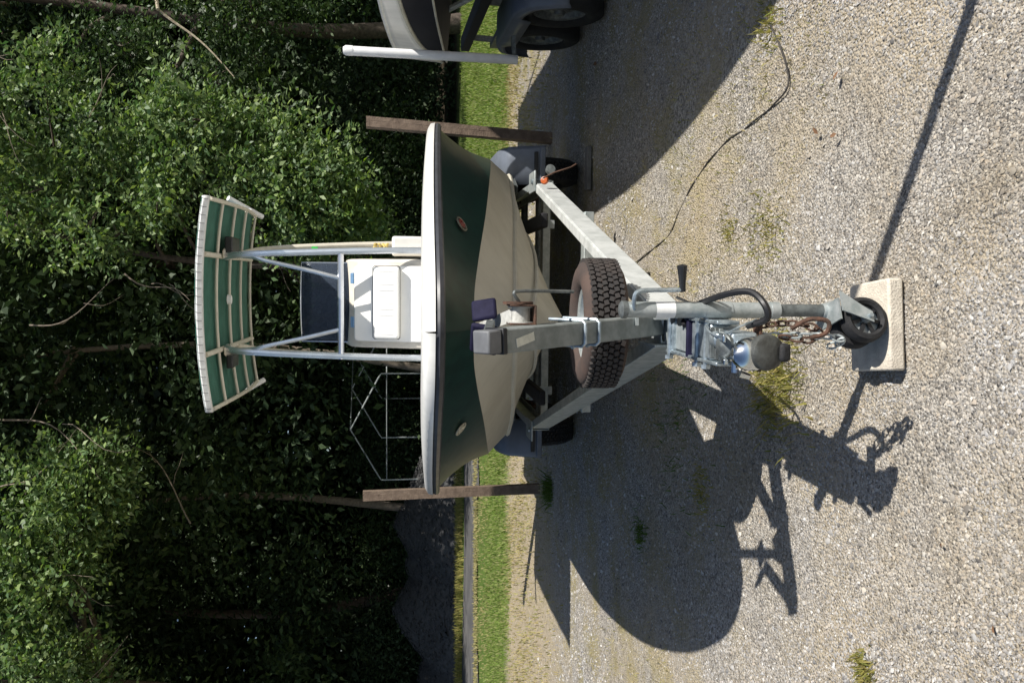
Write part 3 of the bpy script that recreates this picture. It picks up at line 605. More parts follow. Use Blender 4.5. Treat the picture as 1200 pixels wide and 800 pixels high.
# A-frame arms: C channels from the tongue to the main rails
def channel(mb, a, b, h=0.115, w_=0.06, t=0.007, inside=1):
    a = Vector(a); b = Vector(b); d = (b - a).normalized(); s_ = d.cross(Vector((0, 0, 1))).normalized() * inside; u = s_.cross(d) * inside
    u = Vector((0, 0, 1))
    P = [(0, -h / 2), (w_, -h / 2), (w_, -h / 2 + t), (t, -h / 2 + t), (t, h / 2 - t), (w_, h / 2 - t), (w_, h / 2), (0, h / 2)]
    vs = [a + s_ * x + u * z for x, z in P] + [b + s_ * x + u * z for x, z in P]
    mb.add(vs, [tuple(range(8))[::-1], tuple(range(8, 16))] + [(k, (k + 1) % 8, 8 + (k + 1) % 8, 8 + k) for k in range(8)])
armz = 0.545
for sg in (-1, 1):
    a = (sg * 0.045, 3.12, armz + 0.01); b = (sg * 0.93, 6.15, armz)
    if sg > 0:
        arm = tb('frame_arm', lambda q: channel(q, a, b, 0.14, -0.055), M['galv_sunlit'], bevel=0.003)
    else:
        arm = tb('frame_arm', lambda q: channel(q, a, b, 0.14, 0.055), M['galv'], bevel=0.003)
    q = MB(boatT); channel(q, (sg * 0.93, 6.10, armz), (sg * 0.95, 10.0, armz - 0.07), 0.14, -0.055 * sg); build('frame_rail', q, M['galv'], tr, bevel=0.003)
    # joint plate at the elbow
    tb('elbow_plate', lambda q: q.box((sg * 0.92, 6.13, armz + 0.078), (0.15, 0.24, 0.012)), M['galv'], bevel=0.003)
    tb('bolt', lambda q: q.lathe((sg * 0.92, 6.08, armz + 0.084), (0, 0, 1), [(0, 0.018), (0.014, 0.018), (0.016, 0.001)], 6), M['zinc'])
    # uprights carrying the bunk
    for yb in (5.9, 7.9): tb('bunk_bracket', lambda q: q.bar((sg * 0.60, yb, 0.50), (sg * 0.60, yb, 0.64), 0.06, 0.008, (0, 1, 0)), M['galv'])
    tb('bunk', lambda q: q.bar((sg * 0.60, 5.5, 0.645), (sg * 0.60, 9.4, 0.56), 0.10, 0.045), M['carpet'], bevel=0.01)
# marker lamp on the right elbow
lam = tb('marker_lamp', lambda q: q.lathe((0.975, 5.86, armz + 0.0), (0.35, -0.94, 0), [(0, 0.001), (0, 0.034), (0.03, 0.034), (0.034, 0.001)], 18), M['galvdark'])
tb('lens', lambda q: q.lathe((0.90, 5.82, armz + 0.045), (0.1, -0.9, 0.5), [(0, 0.001), (0, 0.030), (0.018, 0.024), (0.022, 0.001)], 14), M['amber'], lam)
tb('tie_down', lambda q: (q.tube([(0.90, 5.70, armz + 0.08), (0.93, 5.62, armz + 0.02), (0.965, 5.58, armz - 0.09), (0.99, 5.60, armz - 0.13)], 0.006, 6)), M['rust'])
# cross members and axles
for yb, z in ((5.05, 0.46), (6.55, 0.44), (9.0, 0.44)):
    hw = 0.62 if yb < 6 else 0.95
    tb('cross_member', lambda q: q.bar((-hw, yb, z), (hw, yb, z), 0.06, 0.09, (0, 1, 0)), M['galv'], bevel=0.004)
for yb in (7.42, 8.24):
    tb('axle', lambda q: q.tube([(-1.02, yb, 0.335), (1.02, yb, 0.335)], 0.035, 12), M['galvdark'])
    for sg in (-1, 1):
        tb('leaf_spring', lambda q: q.tube(crom([(sg * 0.93, yb - 0.33, 0.45), (sg * 0.93, yb - 0.15, 0.385), (sg * 0.93, yb, 0.37), (sg * 0.93, yb + 0.15, 0.385), (sg * 0.93, yb + 0.33, 0.45)], 12), 0.02, 6), M['rust'])
        make_wheel((sg * 1.155, yb, 0.34), (sg, 0, 0), 0.335, 0.22, tr, M['rubber'], M['rubber'], boatT, M['galv'])
# fenders: teardrop over both wheels
def fender(T, sg, y0, par, xi=1.01, xo=1.33, wheels=(7.42, 8.24), zr=0.34, Rf=0.39):
    P = []
    a, b = wheels
    P += [(a - Rf - 0.03, 0.37), (a - Rf - 0.015, 0.46), (a - Rf + 0.05, 0.60), (a - Rf * 0.72, 0.675), (a - 0.12, 0.725), (a + 0.1, 0.735), (b - 0.1, 0.735), (b + 0.12, 0.725), (b + Rf * 0.72, 0.675), (b + Rf - 0.05, 0.60), (b + Rf + 0.015, 0.46), (b + Rf + 0.03, 0.40)]
    P = [(p.x, p.y) for p in crom([(y, z, 0) for y, z in P], 40)]
    q = MB(T); q.grid([[(sg * xi, y, z) for y, z in P], [(sg * (xo - 0.03), y, z + 0.004) for y, z in P], [(sg * xo, y, z - 0.012) for y, z in P]])
    # outer skirt down from the edge, arched over the wheels
    low = [(y, max(min(z - 0.02, 0.58 if a < y < b else z - 0.07), 0.36)) for y, z in P]
    q.grid([[(sg * xo, y, z - 0.012) for y, z in P], [(sg * (xo + 0.004), y, z) for y, z in low]])
    return build('fender', q, M['fender'], par, thick=0.008, smooth=50)
for sg in (-1, 1):
    f_ = fender(boatT, sg, 0, tr)
    # black step pad recessed in the front face of the fender
    q = MB(boatT); q.box((sg * 1.17, 6.985, 0.445), (0.22, 0.014, 0.035)); build('step_slot', q, M['blackplastic'], f_, bevel=0.004)
    q = MB(boatT); q.box((sg * 1.17, 6.975, 0.39), (0.30, 0.03, 0.045)); build('step', q, M['fender'], f_, bevel=0.006)
    q = MB(boatT); q.bar((sg * 0.94, 6.9, 0.62), (sg * 1.03, 7.08, 0.62), 0.07, 0.012); build('fender_bracket', q, M['galvdark'], tr)

# tongue
tb('tongue', lambda q: q.bar((0.0, 5.1, 0.47), (0.0, 2.98, 0.565), 0.10, 0.10), M['galv'], bevel=0.006)
# winch stand leaning forward
pb = Vector((0.025, 3.19, 0.60)); pt = Vector((0.0, 2.625, 1.335)); pd = (pt - pb).normalized()
wp = tb('winch_post', lambda q: q.bar(pb, pt, 0.079, 0.079, (0, 1, 0)), M['galvpost'], bevel=0.006)
tb('post_cap', lambda q: q.bar(pt - pd * 0.004, pt + pd * 0.016, 0.084, 0.084, (0, 1, 0)), M['blackplastic'], wp, bevel=0.004)
tb('post_head', lambda q: q.bar(pt + pd * 0.0165, pt + pd * 0.075, 0.074, 0.074, (0, 1, 0)), M['capgrey'], wp, bevel=0.006)
px_ = Vector((1, 0, 0)); pn = pd.cross(px_).normalized()
if pn.y > 0: pn = -pn                                       # towards the viewer
lb = pt - pd * 0.085 + pn * 0.0415
tb('label_plate', lambda q: q.box(lb, (0.028, 0.085, 0.003), Matrix((Matrix.Rotation(R(12), 3, pn) @ px_, Matrix.Rotation(R(12), 3, pn) @ pd, pn)).transposed()), M['label'], wp)
for s_ in (0.50, 0.585):
    c = pb.lerp(pt, s_); hw = 0.045
    tb('u_bolt', lambda q: q.tube([c - px_ * hw - pn * 0.09, c - px_ * hw + pn * 0.035, c - px_ * (hw - 0.01) + pn * 0.047, c + px_ * (hw - 0.01) + pn * 0.047, c + px_ * hw + pn * 0.035, c + px_ * hw - pn * 0.12], 0.0065, 8), M['zinc'], wp)
    tb('nut', lambda q: (q.lathe(c - px_ * hw + pn * 0.0, pn, [(-0.012, 0.012), (0.0, 0.012), (0, 0.0065)], 6)), M['zinc'], wp)
tb('post_brace', lambda q: q.bar((0.0, 3.75, 0.56), pb.lerp(pt, 0.55) - pn * 0.04, 0.05, 0.05), M['galv'], wp, bevel=0.004)
tb('base_bracket', lambda q: (q.box((-0.052, 3.17, 0.60), (0.006, 0.22, 0.14)), q.box((0.052, 3.17, 0.60), (0.006, 0.22, 0.14))), M['galv'], wp)
# bow stop: navy rubber V
bs = Vector((0.03, 2.90, 1.345))
tb('bow_stop', lambda q: (q.box(bs + Vector((0.058, 0.02, 0.0)), (0.085, 0.02, 0.09), Matrix.Rotation(R(35), 3, 'Z') @ Matrix.Rotation(R(-18), 3, 'X')),
                          q.box(bs + Vector((-0.045, 0.015, 0.0)), (0.12, 0.02, 0.10), Matrix.Rotation(R(-30), 3, 'Z') @ Matrix.Rotation(R(-18), 3, 'X'))), M['navy'], wp, bevel=0.01)
tb('stop_bracket', lambda q: (q.bar(pt + pd * 0.05, bs + Vector((0, -0.01, -0.02)), 0.05, 0.03)), M['galvdark'], wp, bevel=0.003)
# winch
wc = Vector((0.075, 2.79, 1.235))
wi = tb('winch', lambda q: (q.box(wc + Vector((-0.028, 0, 0)), (0.006, 0.10, 0.085)), q.box(wc + Vector((0.034, 0, 0)), (0.006, 0.10, 0.085)), q.box(wc + Vector((0, 0, -0.043)), (0.07, 0.10, 0.007))), M['rust'], wp, bevel=0.002)
tb('drum', lambda q: q.lathe(wc + Vector((-0.026, 0, 0)), (1, 0, 0), [(0, 0.045), (0.004, 0.045), (0.004, 0.03), (0.052, 0.03), (0.052, 0.045), (0.056, 0.045)], 20), M['strap'], wi)
tb('gear', lambda q: q.lathe(wc + Vector((0.038, 0, 0.01)), (1, 0, 0), [(0, 0.001), (0, 0.052), (0.008, 0.052), (0.008, 0.001)], 24), M['rust'], wi)
tb('crank', lambda q: q.tube(crom([wc + Vector((0.045, -0.03, 0.01)), wc + Vector((0.075, -0.04, 0.03)), wc + Vector((0.082, -0.01, 0.0)), wc + Vector((0.082, 0.05, -0.12)), wc + Vector((0.080, 0.08, -0.20))], 14), 0.006, 8), M['galvdark'], wi)
tb('winch_strap', lambda q: q.bar(wc + Vector((0, 0.0, 0.03)), (0.0, 3.185, 1.345), 0.045, 0.004), M['strap'], wi)
tb('strap_hook', lambda q: q.tube(crom([(0.01, 3.10, 1.338), (0.01, 3.14, 1.36), (0.0, 3.175, 1.345), (0.0, 3.165, 1.315)], 8), 0.008, 8), M['rust'], wi)
# spare wheel lying behind the post
spare = make_wheel((0.015, 3.46, 0.795), (0.0, 0.07, 1.0), 0.268, 0.185, tr, M['tyre'], M['tread'], boatT, M['galv'], name='spare_wheel')
tb('carrier', lambda q: (q.bar((0.06, 3.0, 0.76), (0.02, 3.50, 0.76), 0.06, 0.01)), M['galv'])
for k in range(4):
    a = k * math.pi / 2 + 0.4; tb('wheel_nut', lambda q: q.lathe((0.015 + 0.055 * math.cos(a), 3.46 + 0.055 * math.sin(a), 0.83), (0, 0, 1), [(0, 0.012), (0.02, 0.012), (0.022, 0.001)], 6), M['zinc'], spare)

# ---- surge brake coupler
cp = tb('coupler', lambda q: q.bar((0.0, 3.0, 0.565), (0.0, 2.78, 0.585), 0.112, 0.105), M['galv'], bevel=0.006)
tb('sleeve', lambda q: q.bar((0.0, 2.765, 0.585), (0.0, 2.56, 0.60), 0.118, 0.10), M['zinc'], cp, bevel=0.008)
tb('collar', lambda q: q.bar((0.0, 2.79, 0.585), (0.0, 2.765, 0.588), 0.135, 0.122), M['navy'], cp, bevel=0.004)
for y in (2.98, 2.70, 2.62):
    tb('cross_bolt', lambda q: (q.tube([(-0.078, y, 0.64), (0.078, y, 0.64)], 0.009, 8), q.lathe((-0.078, y, 0.64), (-1, 0, 0), [(0, 0.017), (0.014, 0.017), (0.016, 0.001)], 6), q.lathe((0.078, y, 0.64), (1, 0, 0), [(0, 0.017), (0.014, 0.017), (0.016, 0.001)], 6)), M['zinc'], cp)
tb('side_flange', lambda q: (q.bar((-0.066, 3.03, 0.60), (-0.066, 2.50, 0.615), 0.012, 0.075), q.bar((0.066, 3.03, 0.60), (0.066, 2.50, 0.615), 0.012, 0.075)), M['zinc'], cp, bevel=0.003)
tb('clamp_plate', lambda q: (q.box((0.0, 2.975, 0.625), (0.15, 0.022, 0.018))), M['zinc'], cp, bevel=0.003)
tb('inner_slide', lambda q: q.bar((0.0, 2.57, 0.60), (0.0, 2.40, 0.605), 0.085, 0.085), M['zinc'], cp, bevel=0.01)
tb('slide_rib', lambda q: [q.bar((-0.05, y, 0.655), (0.05, y + 0.01, 0.655), 0.012, 0.014, (0, 0, 1)) for y in (2.53, 2.49, 2.455)], M['galvdark'], cp, bevel=0.002)
tb('master_cylinder', lambda q: q.lathe((0.015, 2.50, 0.655), (0, -1, 0.05), [(0, 0.001), (0, 0.026), (0.05, 0.026), (0.055, 0.02), (0.09, 0.02), (0.095, 0.001)], 16), M['zinc'], cp)
tb('fluid_cap', lambda q: q.lathe((0.0, 2.415, 0.655), (0, -0.25, 1), [(0, 0.036), (0.012, 0.038), (0.02, 0.03), (0.026, 0.001)], 20), M['galvdark'], cp)
tb('latch_lever', lambda q: (q.bar((0.03, 2.46, 0.665), (0.028, 2.33, 0.70), 0.022, 0.010), q.bar((-0.035, 2.45, 0.66), (-0.045, 2.36, 0.68), 0.016, 0.014)), M['chrome'], cp, bevel=0.003)
tb('ball_socket', lambda q: q.lathe((-0.020, 2.355, 0.615), (0, -0.35, 1), [(-0.06, 0.046), (-0.02, 0.052), (0.01, 0.049), (0.032, 0.038), (0.048, 0.022), (0.055, 0.001)], 28), M['chrome'], cp)
tb('socket_hood', lambda q: q.lathe((-0.012, 2.335, 0.575), (0, -1, -0.18), [(-0.015, 0.045), (0.0, 0.053), (0.018, 0.055), (0.030, 0.052), (0.036, 0.042), (0.038, 0.001)], 28), M['grime'], cp)
tb('lock_ring', lambda q: (q.tube([(-0.045 + 0.013 * math.cos(a), 2.335, 0.545 + 0.016 * math.sin(a)) for a in np.linspace(0, 2 * math.pi, 14)[:-1]], 0.004, 6, closed=True)), M['galvdark'], cp)
tb('jaw', lambda q: q.box((-0.012, 2.325, 0.525), (0.055, 0.06, 0.035), Matrix.Rotation(R(12), 3, 'X')), M['rubber'], cp, bevel=0.01)
tb('release_pin', lambda q: (q.tube([(-0.09, 2.48, 0.60), (-0.055, 2.48, 0.60)], 0.010, 8), q.lathe((-0.092, 2.47, 0.585), (-0.3, -0.2, -0.9), [(0, 0.001), (0.0, 0.013), (0.03, 0.010), (0.034, 0.001)], 12)), M['chrome'], cp)
tb('chain_plate', lambda q: (q.box((0.0, 2.44, 0.545), (0.16, 0.05, 0.008))), M['rust'], cp)
tb('emergency_cable', lambda q: q.tube(crom([(0.06, 2.60, 0.64), (0.05, 2.50, 0.69), (0.03, 2.42, 0.68), (0.06, 2.40, 0.62), (0.08, 2.42, 0.56)], 20), 0.0035, 6), M['zinc'], cp)
# breakaway hose and wiring loop
tb('brake_hose', lambda q: q.tube(crom([(0.045, 2.86, 0.645), (0.075, 2.80, 0.66), (0.115, 2.66, 0.665), (0.155, 2.52, 0.62), (0.165, 2.44, 0.575), (0.13, 2.38, 0.555), (0.085, 2.38, 0.545), (0.06, 2.44, 0.58)], 36), 0.011, 8), M['wire'])
tb('wiring', lambda q: q.tube(crom([(0.04, 2.98, 0.63), (0.075, 2.93, 0.645), (0.075, 2.86, 0.645), (0.04, 2.81, 0.645)], 16), 0.009, 8), M['wire'])
tb('wiring', lambda q: q.tube(crom([(0.13, 3.3, 0.50), (0.10, 3.0, 0.53), (0.07, 2.85, 0.60), (0.12, 2.7, 0.63), (0.15, 2.57, 0.62)], 20), 0.006, 6), M['wire'])
# safety chains
def link_chain(name, pts, m_, lr=0.017, wr=0.0036):
    P = crom(pts, 60); q0 = MB(boatT); L_ = 0; acc = 0; k = 0; par = None; step = lr * 1.55; last = P[0]; cents = [P[0]]
    for p in P[1:]:
        if (p - cents[-1]).length >= step: cents.append(p)
    root_ = None
    for i in range(len(cents) - 1):
        c = (cents[i] + cents[i + 1]) / 2; t = (cents[i + 1] - cents[i]).normalized(); s1 = t.cross(Vector((0.3, 0.2, 1))).normalized(); s2 = t.cross(s1); s_ = s1 if i % 2 else s2
        q = MB(boatT); q.tube([c + t * math.cos(a) * lr * 1.15 + s_ * math.sin(a) * lr * 0.62 for a in np.linspace(0, 2 * math.pi, 13)[:-1]], wr, 6, closed=True)
        o = build('chain_link', q, m_, root_ if root_ else tr)
        if root_ is None: o.name = 'safety_chain'; root_ = o
    return root_
link_chain('safety_chain', [(0.06, 2.45, 0.54), (0.07, 2.40, 0.45), (0.05, 2.36, 0.38), (0.02, 2.36, 0.40), (0.03, 2.40, 0.50)], M['rust'])
link_chain('safety_chain', [(0.03, 2.44, 0.54), (0.035, 2.36, 0.42), (0.03, 2.32, 0.34), (0.012, 2.33, 0.33), (0.0, 2.38, 0.36)], M['galv'])
tb('chain_hook', lambda q: q.tube(crom([(0.055, 2.37, 0.47), (0.085, 2.34, 0.43), (0.08, 2.32, 0.38), (0.045, 2.32, 0.385), (0.03, 2.33, 0.43)], 18), 0.007, 8), M['rust'])

# ---- tongue jack
jk = (0.102, 2.62)
def jt(name, fn, m_, par, **k): return tb(name, fn, m_, par, **k)
jack = tb('jack', lambda q: q.lathe((jk[0], jk[1], 0.40), (0, 0, 1), [(0, 0.001), (0, 0.0265), (0.52, 0.0265), (0.525, 0.022), (0.528, 0.001)], 24), M['galv'])
tb('inner_tube', lambda q: q.lathe((jk[0], jk[1], 0.205), (0, 0, 1), [(0, 0.001), (0, 0.0215), (0.20, 0.0215), (0.21, 0.001)], 20), M['galvdark'], jack)
tb('sticker', lambda q: q.lathe((jk[0], jk[1], 0.755), (0, 0, 1), [(0, 0.0272), (0.065, 0.0272)], 24), M['labelwhite'], jack)
tb('collar', lambda q: q.lathe((jk[0], jk[1], 0.392), (0, 0, 1), [(0, 0.022), (0, 0.029), (0.03, 0.029), (0.03, 0.026)], 20), M['galv'], jack)
tb('top_cap', lambda q: q.lathe((jk[0], jk[1], 0.915), (0, 0, 1), [(0, 0.029), (0.016, 0.029), (0.022, 0.02), (0.024, 0.001)], 20), M['galvdark'], jack)
cr = tb('crank', lambda q: q.tube(crom([(jk[0], jk[1] - 0.02, 0.895), (jk[0] + 0.035, jk[1] - 0.035, 0.90), (jk[0] + 0.060, jk[1] - 0.035, 0.885), (jk[0] + 0.064, jk[1] - 0.03, 0.82), (jk[0] + 0.066, jk[1] - 0.025, 0.735)], 20), 0.0075, 8), M['zinc'], jack)
tb('handle', lambda q: q.lathe((jk[0] + 0.060, jk[1] - 0.025, 0.735), (1, -0.15, 0.1), [(0, 0.001), (0, 0.010), (0.03, 0.011), (0.085, 0.017), (0.09, 0.001)], 14), M['blackplastic'], cr)
tb('mount_plate', lambda q: (q.box((0.075, jk[1] + 0.03, 0.585), (0.05, 0.03, 0.06)), q.lathe((jk[0], jk[1], 0.56), (0, 0, 1), [(0, 0.029), (0.09, 0.029)], 20)), M['galv'], jack, bevel=0.004)
# caster: fork and twin wheels
ax = Vector((0.36, -0.93, 0)).normalized(); fx = Vector((ax.y * -1, ax.x, 0))          # axle direction, rolling direction
wc2 = Vector((0.062, 2.575, 0.127 + 0.004)); hz = wc2.z
fk = tb('caster_fork', lambda q: (q.lathe((jk[0], jk[1], 0.185), (0, 0, 1), [(0, 0.001), (0, 0.036), (0.05, 0.024), (0.055, 0.001)], 18)), M['galv'], jack)
def forkside(q, off):
    o_ = ax * off; top = Vector((jk[0], jk[1], 0.225)); A_ = [top + fx * 0.034, top - fx * 0.034, wc2 - fx * 0.02 + Vector((0, 0, -0.012)), wc2 + fx * 0.015 + Vector((0, 0, -0.012)), wc2 + fx * 0.036 + Vector((0, 0, 0.02))]
    for i in (0, 1): A_[i] = Vector((A_[i].x, A_[i].y, 0.222))
    base = [Vector((p.x, p.y, p.z)) for p in A_]
    cc = wc2; base = [p - ax * (p - cc).dot(ax) + o_ for p in base]
    t = ax * 0.003; vs = [p + t for p in base] + [p - t for p in base]; n = len(base)
    q.add(vs, [tuple(range(n)), tuple(range(n, 2 * n))[::-1]] + [((k + 1) % n, k, n + k, n + (k + 1) % n) for k in range(n)])
tb('fork_plate', lambda q: (forkside(q, 0.075)), M['galv'], fk); tb('fork_plate', lambda q: forkside(q, -0.075), M['galv'], fk)
tb('fork_top', lambda q: q.box(Vector((jk[0], jk[1], 0.222)) * 0.6 + Vector((wc2.x, wc2.y, 0.222)) * 0.4, (0.072, 0.156, 0.007), Matrix((fx, ax, Vector((0, 0, 1)))).transposed()), M['galv'], fk)
for off in (0.036, -0.036):
    c = wc2 + ax * off; Rw = 0.077; hw = 0.026
    cwl = tb('caster_wheel', lambda q: q.lathe(c, ax, [(-hw * 0.7, Rw * 0.66), (-hw, Rw * 0.78), (-hw * 0.85, Rw * 0.93), (-hw * 0.3, Rw), (hw * 0.3, Rw), (hw * 0.85, Rw * 0.93), (hw, Rw * 0.78), (hw * 0.7, Rw * 0.66)], 36, close=True), M['rubber'], jack)
    tb('hub', lambda q: (q.lathe(c, ax, [(-hw * 0.2, Rw * 0.68), (hw * 0.05, Rw * 0.68), (hw * 0.05, 0.001)], 30), q.lathe(c, ax, [(0, 0.018), (hw * 1.0, 0.016), (hw * 1.05, 0.001)], 16)), M['galv'], cwl)
    for k in range(7):
        a = 2 * math.pi * k / 7; e = fx * math.cos(a) + Vector((0, 0, 1)) * math.sin(a)
        tb('spoke', lambda q: q.bar(c + ax * hw * 0.45 + e * 0.014, c + ax * hw * 0.35 + e * Rw * 0.66, 0.008, 0.012), M['blackplastic'], cwl)
tb('axle_bolt', lambda q: q.tube([wc2 - ax * 0.09, wc2 + ax * 0.09], 0.007, 8), M['zinc'], fk)

# ---- concrete block under the jack wheel
cb = MB(); cb.box((0.052, 2.62, 0.027), (0.305, 0.235, 0.054), Matrix.Rotation(R(2.5), 3, 'Z'))
o = build('concrete_block', cb, M['concrete'], bevel=0.008, loc=(0.052, 2.62, 0)); tag(o, 'pale concrete paving block under the jack wheel', 'paving block')
pk = MB(boatT); pk.box((1.14, 6.88, 0.022), (0.36, 0.10, 0.035)); o = build('wooden_plank', pk, M['plank'], loc=boatT((1.14, 6.88, 0)), bevel=0.004); tag(o, 'grey wooden plank lying in front of the right trailer tyre', 'plank')

cb_ = MB(); cb_.tube([Vector((p.x, p.y, 0.0045 + 0.003 * math.sin(p.y * 23))) for p in crom([(a, b, 0) for a, b in [(1.457, 3.51), (1.247, 3.347), (1.084, 3.294), (1.038, 3.451), (1.011, 3.716), (0.998, 3.967), (0.908, 4.314), (0.768, 4.607), (0.643, 4.798), (0.566, 5.303), (0.50, 5.8)]], 60)], 0.0042, 6); o = build('ground_cable', cb_, M['dustywire'], loc=(0.9, 4.0, 0)); tag(o, 'thin black cable curving over the gravel right of the trailer', 'cable')
# ================================================================== POSTS
def wood_post(x, y, h, tx, ty, label, wd=0.105):
    q = MB(); rows = []
    n = 12
    for i in range(n + 1):
        t = i / n; cx = x + tx * t; cy = y + ty * t; r = wd / 2 * (1 + 0.02 * math.sin(i * 2.1)); z = -0.1 + (h + 0.1) * t
        rows.append([(cx - r, cy - r, z), (cx + r, cy - r, z), (cx + r, cy + r, z), (cx - r, cy + r, z), (cx - r, cy - r, z)])
    q.grid(rows); tpt = rows[-1][:4]; q.add(tpt, [(0, 1, 2, 3)])
    for k in range(1):                                         # a drying check along the face
        xx = x + 0.012
        q.bar((xx, y - wd / 2 - 0.0005, 0.05), (xx + tx, y + ty - wd / 2 - 0.0005, h - 0.02), 0.004, 0.002, (0, 1, 0))
    o = build('wooden_post', q, M['wood'], loc=(x, y, 0), bevel=0.004); tag(o, label, 'post', 'slot marker posts'); return o
wood_post(2.115, 8.5, 1.90, 0.10, 0.0, 'brown timber post standing behind the right side of the green boat')
wood_post(-1.665, 9.25, 1.955, -0.03, 0.0, 'brown timber post behind the left side of the green boat')
q = MB(); q.lathe((1.77, 1.72, -0.1), (0, 0, 1), [(0, 0.028), (2.25, 0.028), (2.27, 0.02), (2.274, 0.001)], 14)
o = build('slot_post', q, M['pvc'], loc=(1.77, 1.72, 0)); tag(o, 'slim white pole just outside the right edge, its shadow crosses the gravel', 'post', 'slot marker posts')

# ================================================================== NEIGHBOUR BOAT + TRAILER (right edge)
n0 = Vector((4.06, 1.25)); n1 = Vector((3.78, 7.15)); NT = math.atan2(-(n1.x - n0.x), n1.y - n0.y)
def nbT(p):
    x, y, z = p; c_, s_ = math.cos(NT), math.sin(NT); return Vector((n0.x + x * c_ - y * s_, n0.y + x * s_ + y * c_, z))
nb = empty('motor_boat', nbT((0, 4, 0)), NT); tag(nb, 'white and dark navy boat cut off by the right edge, standing on its own trailer', 'boat')
nG = [(0, 0, 2.10), (0.35, 0.2, 2.09), (0.72, 0.75, 2.05), (1.00, 1.6, 1.99), (1.20, 2.6, 1.93), (1.30, 3.5, 1.88), (1.335, 4.4, 1.79), (1.35, 5.1, 1.725), (1.345, 5.65, 1.65), (1.33, 6.0, 1.58)]
nB = [(0, 0.2, 1.93), (0.30, 0.45, 1.92), (0.62, 1.0, 1.89), (0.92, 1.8, 1.85), (1.14, 2.7, 1.80), (1.25, 3.5, 1.76), (1.30, 4.4, 1.67), (1.345, 5.1, 1.57), (1.36, 5.65, 1.42), (1.36, 6.0, 1.22)]
nC = [(0, 0.8, 1.45), (0.22, 1.0, 1.44), (0.48, 1.5, 1.43), (0.80, 2.2, 1.44), (1.03, 2.9, 1.45), (1.17, 3.6, 1.45), (1.27, 4.4, 1.42), (1.33, 5.1, 1.33), (1.355, 5.65, 1.24), (1.355, 6.0, 1.18)]
nK = [(0, 1.3, 1.30), (0, 1.6, 1.27), (0, 2.0, 1.25), (0, 2.5, 1.24), (0, 3.1, 1.22), (0, 3.8, 1.20), (0, 4.4, 1.17), (0, 5.0, 1.12), (0, 5.6, 1.08), (0, 6.0, 1.06)]
NC = hull_curves(nG, nB, nC, nK)
def neighbour_hull():
    G, B_, Cn, K = NC
    q = MB(nbT); strip(q, blend(G, B_, 4, 0.0)); build('topsides', q, M['white'], nb, smooth=50, thick=0.02)
    q = MB(nbT); strip(q, blend(B_, Cn, 4, 0.0)); build('hull_side', q, M['navyhull'], nb, smooth=50)
    q = MB(nbT); strip(q, blend(Cn, K, 4, 0.02))
    e = [G[-1], B_[-1], Cn[-1], K[-1]]; q.add([(p.x, p.y, p.z) for p in e] + [(-p.x, p.y, p.z) for p in e[:3][::-1]], [tuple(range(7))]); build('hull', q, M['navyhull'], nb)
    for cur, r_, mm in ((B_, 0.016, M['cream_trim']), (Cn, 0.010, M['cream_trim']), (G, 0.018, M['white'])):
        pth = [(-p.x, p.y, p.z) for p in cur[::-1]] + [(p.x, p.y, p.z) for p in cur[1:]]
        t = MB(nbT); t.tube(pth, r_, 7); build('trim', t, mm, nb)
    q = MB(nbT); q.grid([[(-max(0, p.x - 0.12), p.y, p.z - 0.03), (0, p.y, p.z), (max(0, p.x - 0.12), p.y, p.z - 0.03)] for p in G]); build('deck', q, M['white'], nb)
    q = MB(nbT); rbox(q, (-0.95, 5.2, 1.83), (0.12, 0.35, 0.20), 0.04); build('seat_bolster', q, M['fender'], nb, bevel=0.02)
neighbour_hull()
q = MB(); q.grid([[(x, y, 2.93 - 0.05 * ((x - 4.65) / 0.7) ** 2) for x in np.linspace(3.97, 5.35, 9)] for y in np.linspace(6.3, 9.3, 9)]); bim = build('shade_canopy', q, M['canvas'], nb, thick=0.01)  # unseen canopy inferred from the yard's shadow, added off-centre to cast it
for x in (4.05, 5.25):
    for y in (6.5, 9.1): q = MB(); q.tube([(min(x, 4.85), 6.9, 1.55), (x, y, 2.90)], 0.016, 8); build('shade_canopy_pole', q, M['alu'], bim)
nt_ = empty('boat_trailer', (3.80, 6.6, 0), -R(7)); tag(nt_, 'trailer with grey fenders carrying the white and navy boat at the right edge', 'boat trailer')
def ntT(p):
    x, y, z = p; a = -R(7); return Vector((3.80 + x * math.cos(a) - y * math.sin(a), 6.6 + x * math.sin(a) + y * math.cos(a), z))
for sg in (-1, 1):
    for yb in (-0.42, 0.42):
        make_wheel((sg * 1.13, yb, 0.36), (sg, 0, 0), 0.355, 0.22, nt_, M['rubber'], M['rubber'], ntT, M['galvdark'], blocks=False)
    fender(ntT, sg, 0, nt_, xi=0.98, xo=1.27, wheels=(-0.42, 0.42), Rf=0.40)
    q = MB(ntT); channel(q, (sg * 0.86, -4.0 if sg > 2 else -2.2, 0.52), (sg * 0.86, 2.4, 0.50), 0.14, -0.055 * sg); build('frame_rail', q, M['galvdark'], nt_)
    q = MB(ntT); q.bar((sg * 0.80, -1.6, 0.82), (sg * 0.72, 2.9, 0.80), 0.16, 0.10); build('bunk', q, M['carpet'], nt_, bevel=0.01)
    for yb in (-1.2, 0.9, 2.3): q = MB(ntT); q.bar((sg * 0.79, yb, 0.50), (sg * 0.78, yb, 0.79), 0.06, 0.03, (0, 1, 0)); build('bunk_bracket', q, M['galvdark'], nt_)
    for yb in (-1.3, 0.6): q = MB(ntT); q.bar((sg * 0.55, yb, 0.50), (sg * 0.55, yb, 1.13), 0.07, 0.07, (0, 1, 0)); build('cradle_post', q, M['galvdark'], nt_)
    q = MB(ntT); q.tube([(sg * 0.9, 0.2, 0.9), (sg * 1.16, 0.45, 1.46)], 0.025, 10); build('guide_pole', q, M['galv'], nt_)
